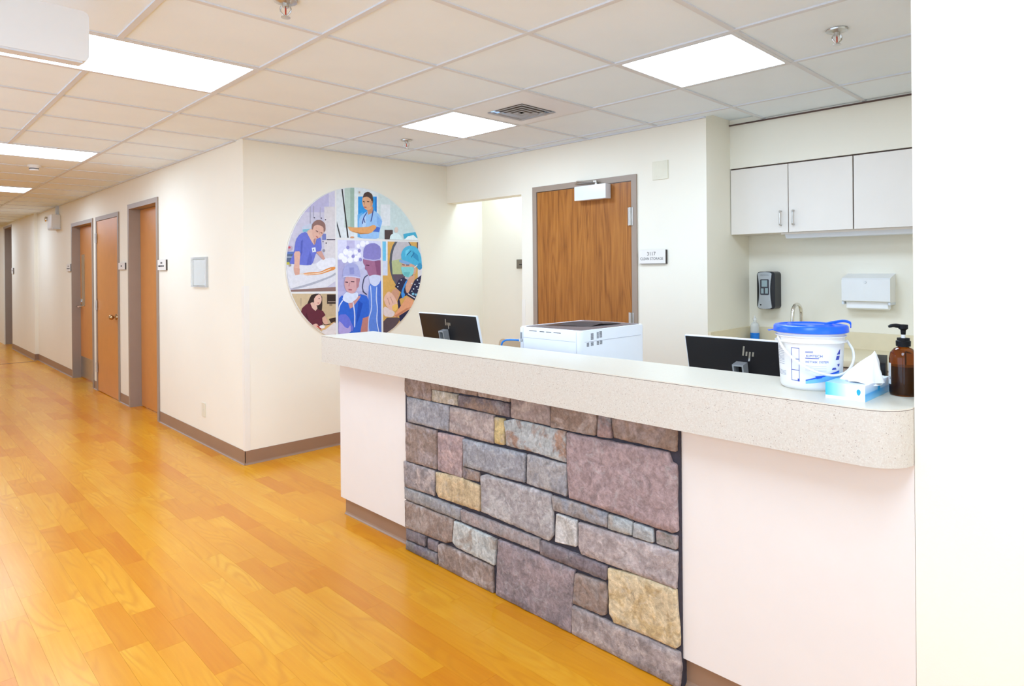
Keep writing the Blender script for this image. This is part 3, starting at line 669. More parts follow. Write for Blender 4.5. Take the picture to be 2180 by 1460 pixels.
photo('print of a woman in a maroon top writing at a desk', [(90, 1022), (562, 1022), (562, 1400), (90, 1400)], [(206, 184, 148),
 (rc_(440, 1022, 562, 1260), (196, 172, 136)), (rc_(250, 1060, 256, 1130), (170, 150, 124)), (rc_(484, 1028, 562, 1112), (54, 40, 36)), (rc_(492, 1090, 560, 1096), (150, 134, 120)), (rc_(505, 1112, 530, 1130), (150, 130, 104)),
 ([(420, 1400), (452, 1330), (520, 1290), (562, 1270), (562, 1400)], (226, 218, 216)), ([(480, 1230), (562, 1215), (562, 1260), (490, 1262)], (206, 180, 136)), ([(498, 1246), (562, 1232), (562, 1276), (520, 1286)], (62, 44, 38)), ([(420, 1350), (500, 1290), (560, 1268), (470, 1340)], (222, 180, 122)),
 ([(302, 1128), (330, 1060), (350, 1026), (440, 1026), (442, 1150), (425, 1215), (395, 1180), (340, 1120)], (52, 36, 34)), ([(332, 1106), (372, 1090), (402, 1150), (380, 1176), (345, 1150)], (224, 184, 166)), (ell(402, 1076, 34, 50, 8), (230, 188, 170)), ([(350, 1080), (352, 1036), (380, 1022), (420, 1022), (386, 1040), (366, 1070), (362, 1110)], (52, 36, 34)), (line([(408, 1064), (420, 1066)], 3), (80, 50, 50)), (line([(398, 1104), (414, 1106)], 3), (176, 84, 84)),
 ([(254, 1180), (262, 1150), (300, 1116), (334, 1106), (352, 1150), (382, 1176), (400, 1158), (448, 1176), (470, 1212), (440, 1236), (446, 1296), (390, 1322), (330, 1292), (300, 1240), (256, 1210)], (98, 38, 54)), ([(300, 1190), (320, 1250), (310, 1262), (290, 1220)], (76, 26, 42)), ([(440, 1236), (470, 1222), (500, 1290), (470, 1304), (446, 1280)], (218, 172, 148)), ([(340, 1304), (390, 1284), (410, 1310), (388, 1336), (350, 1326)], (228, 184, 166)), (line([(394, 1306), (430, 1338)], 4), (196, 40, 44)), (ell(440, 1316, 24, 14), (236, 232, 234)), (line([(440, 1268), (460, 1300), (520, 1290)], 3), (60, 44, 40))])
photo('print of a man in light blue scrubs with a stethoscope', [(568, 60), (1330, 60), (1330, 550), (568, 524)], [(226, 233, 236),
 (rc_(568, 60, 640, 530), (222, 228, 230)), (rc_(640, 60, 728, 435), (188, 208, 198)), (rc_(690, 60, 726, 435), (160, 188, 174)), (rc_(726, 60, 760, 530), (226, 238, 240)), (rc_(940, 60, 1330, 560), (208, 224, 224)), (rc_(960, 230, 1045, 420), (226, 232, 236)), (rc_(1046, 260, 1330, 470), (204, 222, 222)), (rc_(760, 160, 925, 330), (44, 152, 226)), (rc_(910, 165, 925, 290), (24, 124, 208)),
 ([(755, 320), (800, 300), (800, 530), (755, 520)], (104, 178, 234)), ([(612, 90), (622, 90), (676, 525), (664, 525)], (44, 38, 42)), ([(572, 380), (608, 523), (597, 524), (572, 420)], (58, 60, 64)),
 ([(770, 340), (835, 292), (890, 276), (950, 318), (976, 380), (950, 470), (942, 540), (780, 535), (764, 430)], (154, 198, 242)), ([(790, 360), (830, 320), (830, 420), (800, 440)], (186, 214, 246)), ([(898, 420), (956, 436), (946, 476), (884, 470)], (72, 112, 206)), ([(930, 330), (974, 380), (955, 440), (925, 400)], (132, 180, 236)), ([(835, 262), (892, 250), (892, 300), (850, 322)], (206, 150, 114)), (ell(843, 205, 48, 76, -4), (226, 172, 134)), ([(800, 172), (812, 128), (850, 116), (886, 140), (894, 200), (884, 230), (872, 180), (840, 160), (812, 166)], (78, 58, 54)), ([(868, 200), (886, 200), (884, 246), (868, 250)], (206, 150, 112)), (line([(802, 204), (816, 206)], 4), (90, 60, 50)), (line([(838, 204), (858, 206)], 4), (90, 60, 50)), (line([(812, 254), (834, 256)], 4), (180, 96, 84)), (line([(818, 205), (812, 236)], 3), (190, 134, 100)),
 ([(664, 424), (720, 436), (850, 430), (898, 408), (928, 432), (868, 490), (780, 492), (690, 468)], (228, 166, 106)), ([(700, 466), (790, 484), (868, 486), (780, 494)], (196, 132, 76)), (line([(893, 278), (886, 320), (872, 384)], 4), (58, 78, 152)), (line([(838, 298), (806, 350), (796, 404)], 4), (58, 78, 152)), (line([(806, 350), (820, 392)], 3), (58, 78, 152)), (ell(706, 522, 18, 9), (214, 160, 120)), (ell(766, 122, 8, 8), (250, 250, 250)),
 (rc_(994, 456, 1066, 540), (76, 62, 62)), ([(1036, 548), (1046, 500), (1090, 478), (1130, 500), (1164, 552)], (218, 238, 238)), (ell(1097, 456, 17, 26), (220, 202, 190)), ([(1160, 492), (1272, 474), (1288, 526), (1166, 534)], (62, 172, 206)), ([(1160, 552), (1200, 512), (1250, 502), (1300, 552)], (232, 242, 242))])
photo('print of two surgeons in caps reading a tablet', [(578, 542), (960, 557), (966, 1400), (583, 1400)], [(186, 184, 220),
 (rc_(570, 540, 970, 740), (220, 220, 244)), (rc_(660, 550, 730, 620), (196, 192, 228)), (rc_(570, 720, 640, 1000), (178, 174, 214)), (rc_(730, 730, 860, 1000), (196, 196, 226)), ([(740, 740), (860, 700), (860, 760), (760, 820)], (206, 208, 234))] +
 [(ell(a, b_, r, r * 1.15), (248, 248, 255)) for a, b_, r in ((610, 690, 26), (650, 650, 24), (690, 668, 26), (738, 652, 20), (742, 712, 24), (640, 720, 26), (690, 724, 24), (770, 680, 18), (800, 580, 24), (760, 600, 16), (840, 572, 16))] + [(ell(a, b_, 14, 16), (150, 146, 206)) for a, b_ in ((715, 690, ), (770, 640), (668, 612), (780, 720))] + [
 (line([(845, 856), (812, 880), (796, 960), (806, 1010)], 5), (76, 80, 110)), (line([(800, 1000), (836, 1030)], 5), (60, 66, 96)),
 ([(850, 960), (870, 930), (966, 880), (970, 1400), (850, 1400)], (92, 134, 220)), ([(930, 940), (966, 900), (970, 1400), (940, 1400)], (72, 112, 206)), ([(803, 706), (958, 720), (960, 868), (890, 868), (852, 862), (836, 812), (818, 806), (822, 776), (803, 750)], (164, 108, 142)), ([(905, 728), (958, 725), (960, 860), (925, 850)], (140, 84, 122)), (line([(830, 768), (858, 772)], 5), (96, 52, 84)), ([(804, 712), (806, 630), (826, 594), (866, 574), (915, 574), (962, 610), (962, 716), (900, 728)], (138, 132, 198)), (line([(804, 712), (850, 720), (900, 728), (960, 716)], 5), (186, 184, 226)), ([(852, 868), (900, 852), (962, 862), (950, 930), (908, 962), (862, 930)], (208, 216, 242)), (line([(868, 950), (876, 1060), (878, 1160), (850, 1250), (848, 1360)], 4), (206, 218, 248)), (line([(924, 960), (918, 1060), (930, 1150), (922, 1260), (944, 1370)], 4), (206, 218, 248)),
 ([(583, 1070), (620, 1030), (690, 1100), (766, 1020), (852, 1048), (858, 1220), (800, 1240), (782, 1400), (583, 1400)], (46, 102, 208)), ([(760, 1080), (800, 1110), (770, 1230), (740, 1300)], (30, 80, 184)), ([(668, 1100), (722, 1080), (752, 1040), (790, 1040), (690, 1168)], (204, 150, 146)), ([(800, 1240), (852, 1222), (838, 1400), (772, 1400)], (190, 128, 120)), (ell(695, 935, 60, 88, -4), (214, 166, 168)), ([(740, 880), (776, 880), (762, 960), (744, 980)], (186, 132, 140)), ([(620, 876), (626, 806), (656, 764), (706, 746), (752, 768), (774, 824), (780, 884), (700, 868)], (168, 172, 218)), ([(680, 790), (720, 790), (724, 850), (684, 850)], (146, 150, 206)), (line([(620, 876), (660, 866), (720, 870), (780, 884)], 5), (206, 208, 238)), (line([(644, 918), (668, 922)], 5), (92, 60, 76)), (line([(694, 914), (724, 916)], 5), (92, 60, 76)), (line([(672, 986), (702, 988)], 5), (170, 84, 100)), (line([(680, 925), (676, 958)], 3), (180, 124, 128)),
 ([(628, 1030), (660, 1004), (700, 1024), (756, 1006), (758, 1056), (686, 1114), (616, 1080)], (216, 226, 246)), (line([(622, 1080), (590, 1130), (583, 1180)], 5), (214, 224, 248)), (line([(712, 1096), (728, 1200), (726, 1320)], 5), (214, 224, 248)), ([(583, 1208), (664, 1204), (728, 1350), (650, 1360), (583, 1280)], (106, 116, 214)), ([(583, 1262), (610, 1280), (640, 1320), (668, 1330), (690, 1296), (694, 1372), (583, 1390)], (176, 164, 220))])
photo('print of a nurse in a turquoise cap and mask at a glove box', [(976, 558), (1345, 566), (1345, 1400), (984, 1400)], [(216, 168, 90),
 (rc_(970, 556, 1008, 730), (112, 196, 232)), (rc_(1008, 556, 1022, 860), (226, 232, 240)), (rc_(970, 730, 1022, 860), (208, 216, 236)), (rc_(1290, 556, 1350, 900), (226, 222, 226)), (rc_(1282, 560, 1292, 640), (96, 66, 64)), (ell(1150, 745, 112, 226), (86, 90, 100)), (ell(1156, 745, 98, 208), (196, 190, 196)), ([(1058, 730), (1150, 710), (1160, 860), (1066, 850)], (182, 190, 140)), ([(1064, 850), (1180, 850), (1160, 960), (1100, 930)], (96, 80, 96)),
 ([(984, 1236), (1140, 1232), (1110, 1290), (1020, 1380), (984, 1400)], (88, 72, 78)), ([(1088, 972), (1130, 1000), (1110, 1086), (1056, 1050), (1050, 1010)], (206, 152, 124)),
 ([(1086, 960), (1120, 900), (1160, 876), (1200, 900), (1180, 990), (1210, 1010), (1262, 900), (1330, 850), (1330, 990), (1270, 1086), (1190, 1036), (1126, 1070), (1150, 1180), (1215, 1160), (1180, 1240), (1130, 1270), (1110, 1090), (1140, 1010)], (36, 36, 72)), ([(1140, 1010), (1176, 920), (1204, 890), (1160, 1000), (1180, 1036), (1150, 1070)], (60, 142, 218)), ([(1176, 960), (1210, 880), (1262, 850), (1262, 890), (1212, 1010), (1190, 1020)], (214, 164, 138)),
 ([(1192, 1044), (1258, 1082), (1232, 1150), (1100, 1232), (1070, 1220), (1140, 1130)], (230, 162, 122)), ([(1190, 1150), (1232, 1140), (1100, 1232), (1085, 1216)], (202, 128, 92)), ([(984, 1130), (1050, 1160), (1090, 1190), (1066, 1232), (984, 1222)], (226, 208, 204)), ([(984, 1060), (1026, 998), (1066, 1024), (1110, 1100), (1096, 1150), (1050, 1176), (1000, 1120)], (230, 186, 166)), (line([(1020, 1060), (1040, 1120)], 3), (196, 148, 130)), (line([(1046, 1050), (1070, 1110)], 3), (196, 148, 130)), ([(1056, 1136), (1096, 1108), (1116, 1128), (1098, 1172), (1070, 1178)], (238, 192, 104)),
 ([(1150, 740), (1250, 760), (1280, 800), (1262, 862), (1140, 800)], (216, 170, 146)), ([(1144, 724), (1140, 664), (1168, 614), (1220, 592), (1280, 608), (1318, 680), (1326, 770), (1300, 806), (1262, 770), (1200, 742)], (72, 178, 216)), ([(1180, 640), (1220, 620), (1200, 660), (1176, 700)], (110, 206, 232)), ([(1240, 640), (1290, 680), (1300, 740), (1250, 700)], (46, 146, 194)), (line([(1190, 680), (1230, 640)], 4), (30, 110, 160)), (line([(1230, 700), (1256, 660)], 4), (30, 110, 160)), (ell(1306, 780, 22, 30), (56, 150, 196)), ([(1120, 722), (1150, 720), (1236, 752), (1200, 768), (1128, 744)], (132, 172, 216)), (line([(1150, 764), (1172, 768)], 4), (110, 72, 70)), (line([(1184, 768), (1212, 768)], 4), (110, 72, 70)),
 ([(1134, 782), (1190, 786), (1258, 784), (1248, 850), (1204, 880), (1158, 862)], (132, 208, 208)), ([(1160, 830), (1220, 830), (1204, 874), (1164, 860)], (106, 188, 190)), (line([(1258, 790), (1284, 768)], 3), (236, 240, 244))] +
 [(ell(a, b_, r, r), (226, 236, 246)) for a, b_, r in ((1285, 900, 6), (1300, 930, 6), (1262, 940, 5), (1280, 960, 6), (1250, 980, 6), (1290, 985, 5), (1235, 930, 5), (1120, 930, 5), (1140, 900, 5), (1110, 960, 5), (1235, 1000, 5))] + [(ell(1245, 1024, 12, 12), (130, 190, 220)), (ell(1270, 1030, 10, 10), (130, 190, 220)), (line([(1200, 1022), (1262, 1060)], 4), (226, 226, 236))])
for a, b_ in ((766, 122), (152, 768)):
    x, z = zc(a, b_); obj('standoff_screw', lathe(bmesh.new(), [(.0, -.008), (.008, -.007), (.009, 0), (.0, 0)], (x, YP - .007, z), 14, 'y'), 'chrome', t, smooth=True)

# ------------------------------------------------------------------ reception counter
CT = thing('reception_counter', 'long reception counter with stone facing and speckled top', 'counter', (2.05, 1.98, 0))
FX, NZ0, NZ1, CB = 1.874, .912, 1.067, 2.225
obj('end_panel', B(RX, RX + .022, 2.785, 3.464, .10, NZ0), 'white', CT, label='white panel left of the stone')
obj('front_panel', B(RX, RX + .022, RY + .001, 1.19, .10, NZ0), 'white', CT, label='white panel right of the stone')
obj('carcass', boxes((RX + .022, 2.2, 3.44, 3.464, .10, NZ0), (RX + .022, RX + .04, RY + .001, 3.44, .10, NZ0), (2.18, 2.2, RY + .001, 3.44, .10, NZ0)), 'white', CT)
tk = bmesh.new(); prof = [(0, .10), (.004, .10), (.004, .016), (.0065, .008), (.013, .002), (.0135, 0), (0, 0)]
for a, b_ in ((2.785, 3.445), (RY + .001, 1.19)): obj('toe_kick', prism(bmesh.new(), [(2.006 - d, a, z) for d, z in prof], (0, b_ - a, 0)), 'base', CT)
obj('toe_kick', prism(bmesh.new(), [(2.006, 3.445 + d - .004, z) for d, z in prof], (.18, 0, 0)), 'base', CT)
def outline(o=0):
    r = .106; pts = [(CB, RY + .001), (CB, 3.484 + o), (FX - o, 3.484 + o), (FX - o, RY + .001 + r)]
    for k in range(1, 13):
        a = PI + k / 12 * PI / 2; pts.append((FX + r + (r + o) * math.cos(a), RY + .001 + r + (r + o) * math.sin(a) * (1 if o == 0 else 1)))
    pts[-1] = (FX + r, RY + .001); return pts
obj('counter_nosing', prism(bmesh.new(), [(a, b_, NZ0) for a, b_ in outline()], (0, 0, NZ1 - .005 - NZ0)), 'speckle', CT, smooth=True)
obj('edge_seam', prism(bmesh.new(), [(a, b_, NZ1 - .005) for a, b_ in outline(.0003)], (0, 0, .0012)), 'gap', CT)
obj('counter_top', prism(bmesh.new(), [(a, b_, NZ1 - .0038) for a, b_ in outline()], (0, 0, .0038)), 'top', CT)

# stone facing traced on the counter's front plane
SXF = 1.958
SP = obj('stone_panel', B(1.9725, RX + .022, 1.176, 2.788, 0, NZ0), 'mortar', CT, label='dark mortar bed of the stone facing')
MA = (158, 142, 137); GR = (150, 148, 151); PK = (160, 138, 136); YE = (198, 174, 138); WH = (205, 201, 196); DK = (124, 112, 114); BR = (146, 126, 114); PG = (172, 174, 172); LT = (176, 160, 152)
STONES = [
 ([(47, 40), (165, 60), (165, 158), (55, 133), (45, 115)], BR, MA), ([(168, 60), (375, 100), (375, 134), (168, 103)], BR, LT), ([(380, 100), (522, 130), (522, 162), (380, 136)], LT, BR),
 ([(170, 108), (284, 129), (286, 180), (170, 158)], (182, 172, 154), WH), ([(291, 132), (520, 169), (522, 230), (292, 182)], DK, BR), ([(531, 120), (706, 160), (708, 270), (532, 233)], MA, LT),
 ([(717, 160), (922, 200), (914, 317), (712, 275)], BR, LT), ([(931, 200), (982, 215), (988, 330), (924, 318)], PK, GR), ([(989, 215), (1285, 270), (1283, 390), (1000, 325)], BR, MA),
 ([(55, 139), (247, 182), (243, 297), (58, 250)], GR, (164, 160, 160)), ([(253, 185), (450, 223), (450, 352), (248, 298)], LT, MA), ([(457, 233), (497, 241), (498, 360), (457, 350)], (196, 174, 124), YE),
 ([(498, 252), (540, 242), (776, 300), (782, 440), (640, 392), (512, 362)], PG, (158, 128, 110)), ([(47, 257), (186, 295), (188, 470), (52, 430)], BR, MA), ([(196, 303), (308, 326), (303, 508), (198, 472)], PK, (178, 152, 146)),
 ([(313, 332), (592, 401), (590, 532), (312, 455)], GR, (168, 166, 166)), ([(604, 403), (783, 451), (781, 594), (602, 535)], (162, 156, 153), GR), ([(784, 304), (1248, 396), (1262, 442), (1283, 452), (1288, 752), (1268, 762), (797, 600), (786, 450)], PK, (166, 144, 142)),
 ([(40, 433), (181, 479), (179, 590), (45, 548)], (146, 136, 134), LT), ([(188, 484), (290, 505), (385, 548), (387, 662), (200, 598), (190, 570)], YE, (184, 162, 126)), ([(311, 463), (381, 486), (383, 527), (312, 510)], BR, DK),
 ([(392, 502), (420, 496), (710, 586), (718, 660), (720, 770), (703, 797), (397, 664)], (164, 156, 154), (182, 176, 172)), ([(717, 592), (969, 673), (969, 737), (722, 656)], (152, 142, 137), GR), ([(976, 676), (1081, 712), (1081, 774), (974, 742)], PG, (166, 158, 150)),
 ([(1091, 717), (1174, 746), (1178, 807), (1087, 778)], (168, 168, 166), PG), ([(1195, 752), (1285, 781), (1285, 838), (1197, 808)], (144, 136, 128), MA), ([(42, 551), (297, 651), (297, 703), (46, 604)], (150, 146, 143), GR),
 ([(302, 656), (660, 791), (660, 847), (302, 706)], (150, 140, 137), MA), ([(45, 613), (265, 701), (258, 800), (235, 808), (50, 735)], BR, (164, 148, 138)), ([(271, 707), (459, 791), (454, 909), (282, 826), (263, 800)], (188, 188, 182), (160, 148, 136)),
 ([(738, 674), (827, 706), (827, 824), (733, 800)], WH, (182, 176, 168)), ([(839, 714), (1287, 851), (1283, 1017), (852, 858), (839, 820)], (168, 154, 150), (184, 172, 168)), ([(666, 797), (967, 916), (964, 977), (665, 858)], DK, (132, 122, 122)),
 ([(52, 740), (137, 776), (135, 824), (52, 788)], (132, 122, 120), DK), ([(151, 787), (194, 803), (191, 847), (151, 830)], DK, (136, 126, 126)), ([(52, 798), (191, 857), (191, 920), (54, 860)], (132, 124, 118), DK),
 ([(197, 817), (210, 810), (444, 916), (447, 1060), (200, 935)], BR, LT), ([(471, 793), (819, 931), (804, 1250), (463, 1070)], (140, 126, 126), (156, 138, 137)), ([(823, 947), (958, 991), (969, 1050), (961, 1134), (944, 1137), (813, 1080)], BR, (152, 138, 130)),
 ([(974, 924), (1130, 965), (1281, 1022), (1290, 1130), (1296, 1200), (1298, 1279), (1279, 1289), (1140, 1225), (1002, 1170), (980, 1130)], (208, 188, 152), (192, 166, 122)), ([(808, 1102), (817, 1092), (1000, 1182), (1130, 1232), (1299, 1312), (1304, 1380), (1296, 1520), (1240, 1490), (809, 1260)], (156, 142, 137), LT)]
def build_stone(poly, c1, c2, idx):
    pts = []
    for x, y in poly:
        p = atx(840 + x / 2.147, 780 + y / 2.147, SXF); pts.append(Vector((p.y, min(max(p.z, .002), NZ0 - .001))))
    ar = sum(pts[i].x * pts[(i + 1) % len(pts)].y - pts[(i + 1) % len(pts)].x * pts[i].y for i in range(len(pts)))
    if ar < 0: pts = pts[::-1]
    # round the corners a little, then resample with a rough edge
    rp = []
    for i in range(len(pts)):
        a, b_, c = pts[i - 1], pts[i], pts[(i + 1) % len(pts)]
        k1, k2 = min(.3, .0022 / max((a - b_).length, .001)), min(.3, .0022 / max((c - b_).length, .001))
        rp += [b_ + (a - b_) * k1, b_ + (c - b_) * k2]
    out = []
    for i in range(len(rp)):
        a, b_ = rp[i], rp[(i + 1) % len(rp)]; n = max(1, int((b_ - a).length / .013))
        for k in range(n):
            p = a + (b_ - a) * (k / n); nn = noise.noise_vector(V(p.x * 45, p.y * 45, idx * 3.1)); out.append(p + Vector((nn.x, nn.y)) * .0028)
    n = len(out); grow = []
    for i in range(n):
        e1 = (out[i] - out[i - 1]); e2 = (out[(i + 1) % n] - out[i]); nn = Vector((-e1.y, e1.x)).normalized() + Vector((-e2.y, e2.x)).normalized()
        grow.append(out[i] - (nn.normalized() * .0016 if nn.length > .3 else Vector((0, 0))))
    out = [Vector((p.x, min(max(p.y, .001), NZ0 - .001))) for p in grow]
    def inset(d):
        r = []
        for i in range(n):
            e1 = (out[i] - out[i - 1]); e2 = (out[(i + 1) % n] - out[i]); nn = Vector((-e1.y, e1.x)).normalized() + Vector((-e2.y, e2.x)).normalized()
            r.append(out[i] + (nn.normalized() if nn.length > .01 else Vector((0, 0))) * d)
        return r
    bm = bmesh.new(); x1 = SXF + .0028 + random.uniform(-.001, .002); x2 = SXF + random.uniform(-.0015, .0015)
    inn = inset(.0032)
    r0 = [bm.verts.new((1.9745, p.x, p.y)) for p in out]; r1 = [bm.verts.new((x1, p.x, p.y)) for p in out]
    xs = [p.x for p in inn]; ys = [p.y for p in inn]; st = .024; grid = []
    def inside(q):
        s = False
        for i in range(n):
            a, b_ = inn[i], inn[(i + 1) % n]
            if (a.y > q.y) != (b_.y > q.y) and q.x < (b_.x - a.x) * (q.y - a.y) / (b_.y - a.y) + a.x: s = not s
        return s and min((q - p).length for p in inn) > .009
    gx = min(xs)
    while gx < max(xs):
        gy = min(ys)
        while gy < max(ys):
            q = Vector((gx + random.uniform(-.006, .006), gy + random.uniform(-.006, .006)))
            if inside(q): grid.append(q)
            gy += st
        gx += st
    tri = delaunay_2d_cdt(inn + grid, [(i, (i + 1) % n) for i in range(n)], [], 1, 1e-5)
    dx = lambda p: x2 + noise.noise(V(p.x * 16, p.y * 16, idx * 1.7)) * .0035 + noise.noise(V(p.x * 50, p.y * 50, idx)) * .0014
    vv = [bm.verts.new((dx(p), p.x, p.y)) for p in tri[0]]; back = {}
    for k, orig in enumerate(tri[3]):
        for o_ in orig: back[o_] = vv[k]
    for f in tri[2]:
        try: bm.faces.new([vv[i] for i in f])
        except ValueError: pass
    for i in range(n):
        j = (i + 1) % n; bm.faces.new((r0[i], r0[j], r1[j], r1[i]))
        a, b_ = back.get(i), back.get(j)
        if a and b_ and a != b_: bm.faces.new((r1[i], r1[j], b_, a))
    l1 = bm.loops.layers.float_color.new('Col'); l2 = bm.loops.layers.float_color.new('Col2')
    for f in bm.faces:
        for l in f.loops: l[l1] = lin(c1); l[l2] = lin(c2)
    obj('stone', bm, 'stone', SP, smooth='all')
for i, (p, a, b_) in enumerate(STONES): build_stone(p, a, b_, i)

# work desk behind the counter
dk = thing('work_desk', 'pale work surface behind the reception counter', 'desk', (2.6, 2.0, 0))
obj('desk_top', B(2.202, 2.9, .6, 3.44, .725, .76, bev=.003), 'top', dk)
for yy in (.62, 1.98, 3.38): obj('desk_panel', B(2.21, 2.8, yy, yy + .03, 0, .725), 'white', dk)

# monitors
def monitor(label, yc, x, ztop):
    t = thing('monitor', label, 'monitor', (x + .08, yc, .76), 'desk monitors')
    tilt = math.radians(13); hw, hh, th_ = .27, .315, .012
    def P(u, v, d):                                     # u along the counter, v down from the top edge, d out of the back
        return V(x + v * math.sin(tilt) - d * math.cos(tilt), yc + u, ztop - v * math.cos(tilt) - d * math.sin(tilt))
    bm = prism(bmesh.new(), [P(a, b_, 0) for a, b_ in rrect(-hw, hw, 0, hh, .003, 2)], P(0, 0, -th_) - P(0, 0, 0)); obj('back_cover', bm, 'screen', t)
    bz = bmesh.new()
    for a, b_, c, d in ((-hw, hw, -.003, .0), (-hw - .003, -hw, -.003, hh), (hw, hw + .003, -.003, hh)): prism(bz, [P(a, c, 0), P(b_, c, 0), P(b_, d, 0), P(a, d, 0)], P(0, 0, -th_ - .002) - P(0, 0, 0))
    obj('bezel', bz, 'closer', t)
    obj('display', prism(bmesh.new(), [P(-hw + .006, .006, -th_), P(hw - .006, .006, -th_), P(hw - .006, hh - .006, -th_), P(-hw + .006, hh - .006, -th_)], P(0, 0, -.002) - P(0, 0, 0)), 'black', t)
    sl = .21; lg = bmesh.new()                          # slanted bars of the round emblem
    for u0, v0, v1 in ((.020, .026, .066), (.0065, .048, .066), (-.007, .048, .088), (-.0205, .048, .066)):
        w2 = .0036; q = [P(u0 - w2 - (.058 - v0) * sl, v0, .0008), P(u0 + w2 - (.058 - v0) * sl, v0, .0008), P(u0 + w2 - (.058 - v1) * sl, v1, .0008), P(u0 - w2 - (.058 - v1) * sl, v1, .0008)]
        prism(lg, q, P(0, 0, 0) - P(0, 0, .0007))
    obj('emblem', lg, 'chrome', t)
    br = bmesh.new()
    for a, b_, c, d in ((.006, .012, .098, .17), (.046, .052, .098, .17), (.006, .052, .092, .098)): prism(br, [P(a, c, .001), P(b_, c, .001), P(b_, d, .001), P(a, d, .001)], P(0, 0, .04) - P(0, 0, 0))
    obj('stand_bracket', br, 'greyplastic', t)
    obj('stand_column', B(x + .045, x + .07, yc - .02, yc + .045, .772, .98), 'greyplastic', t); obj('stand_foot', B(x - .04, x + .18, yc - .12, yc + .14, .7605, .772, bev=.004), 'greyplastic', t)
monitor('black monitor seen from behind, at the poster end of the counter', 3.04, 2.45, 1.176)
monitor('black monitor seen from behind, beside the white bucket', 1.163, 2.45, 1.158)

# printer
t = thing('printer', 'white laser printer with dark top behind the counter', 'printer', (2.56, 2.08, .76))
px0, px1, py0, py1, pz = 2.30, 2.815, 1.881, 2.28, 1.160
body = prism(bmesh.new(), [(a, b_, .775) for a, b_ in rrect(px0, px1, py0, py1, .022)], (0, 0, pz - .775)); bmesh.ops.bevel(body, geom=[e for e in body.edges if all(abs(v.co.z - pz) < 1e-5 for v in e.verts)], offset=.006, segments=2, affect='EDGES')
obj('printer_body', body, 'printer', t, smooth=True)
for a in (2.33, 2.74):
    for b_ in (1.9, 2.22): obj('printer_foot', B(a, a + .04, b_, b_ + .04, .76, .776), 'slot', t)
topo = prism(bmesh.new(), [(a, b_, pz) for a, b_ in rrect(px0 + .02, px1 - .02, py0 + .014, py1 - .03, .01)], (0, 0, .0015)); obj('top_cover', topo, 'printertop', t)
obj('output_well', prism(bmesh.new(), [(2.40, 2.19, pz + .0016), (2.62, 2.24, pz + .0016), (2.72, 2.10, pz + .0016), (2.48, 2.05, pz + .0016)], (0, 0, .0008)), 'black', t)
ow = bmesh.new(); n = 10; ra = []; rb = []
for k in range(n + 1):
    s = k / n; zz = pz + .002 + .016 * math.sin(PI * s * .85 + .25); a = V(2.42 + .23 * s, 2.13 - .02 * s, zz); b_ = V(2.50 + .23 * s, 1.98 - .02 * s, zz - .004); ra.append(a); rb.append(b_)
va = [ow.verts.new(p) for p in ra]; vb = [ow.verts.new(p) for p in rb]
for k in range(n): ow.faces.new((va[k], va[k + 1], vb[k + 1], vb[k]))
bmesh.ops.solidify(ow, geom=ow.faces[:], thickness=.004); obj('paper_stop', ow, 'printertop', t, smooth=True)
obj('panel_seam', boxes((px0 - .0006, px0 + .002, py0 + .03, py1 - .03, 1.107, 1.1085), (px0 + .03, px1 - .03, py0 - .0006, py0 + .002, 1.106, 1.1075), (px0 - .0006, px0 + .002, py0 + .0235, py0 + .0247, .80, pz - .006), (px0 - .0006, px0 + .002, py1 - .034, py1 - .033, .80, pz - .004)), 'greyink', t)
sl = bmesh.new()
for a, b_ in ((2.155, 2.205), (2.105, 2.135), (2.06, 2.093), (2.0, 2.045)): obj('vent_slot', B(px0 - .0006, px0 + .003, a, b_, 1.1415, 1.1445), 'slot', t)
gr = bmesh.new()
for a, b_, z0, z1 in ((2.375, 2.395, 1.115, 1.145), (2.42, 2.435, 1.118, 1.146), (2.44, 2.46, 1.120, 1.147), (2.345, 2.362, 1.085, 1.1005), (2.375, 2.395, 1.086, 1.1025), (2.42, 2.437, 1.087, 1.1035), (2.443, 2.462, 1.088, 1.1045)):
    z = z0; gr = bmesh.new()
    while z < z1: box(gr, a, b_, py0 - .0007, py0 + .002, z, z + .0019); z += .0038
    obj('side_grille', gr, 'slot', t, kind='stuff')
obj('port_recess', B(px0 - .0008, px0 + .002, py1 - .028, py1 - .012, 1.085, 1.133), 'greyplastic', t); obj('port_socket', boxes((px0 - .0014, px0 + .002, py1 - .0215, py1 - .0185, 1.10, 1.131), (px0 - .0014, px0 + .002, py1 - .028, py1 - .016, 1.086, 1.099)), 'slot', t)
c = thing('network_cable', 'blue network cable plugged into the printer', 'cable', (2.25, 2.3, .76))
obj('cable_run', tube(bmesh.new(), smooth_path([(px0 - .016, py1 - .02, 1.093), (2.262, 2.30, 1.094), (2.25, 2.33, 1.088), (2.243, 2.345, 1.06), (2.24, 2.35, .95), (2.24, 2.35, .765)], 6), .0045, 8), 'cable', c, smooth=True)
obj('cable_plug', B(px0 - .018, px0 - .002, py1 - .027, py1 - .013, 1.087, 1.10), 'clear', c)

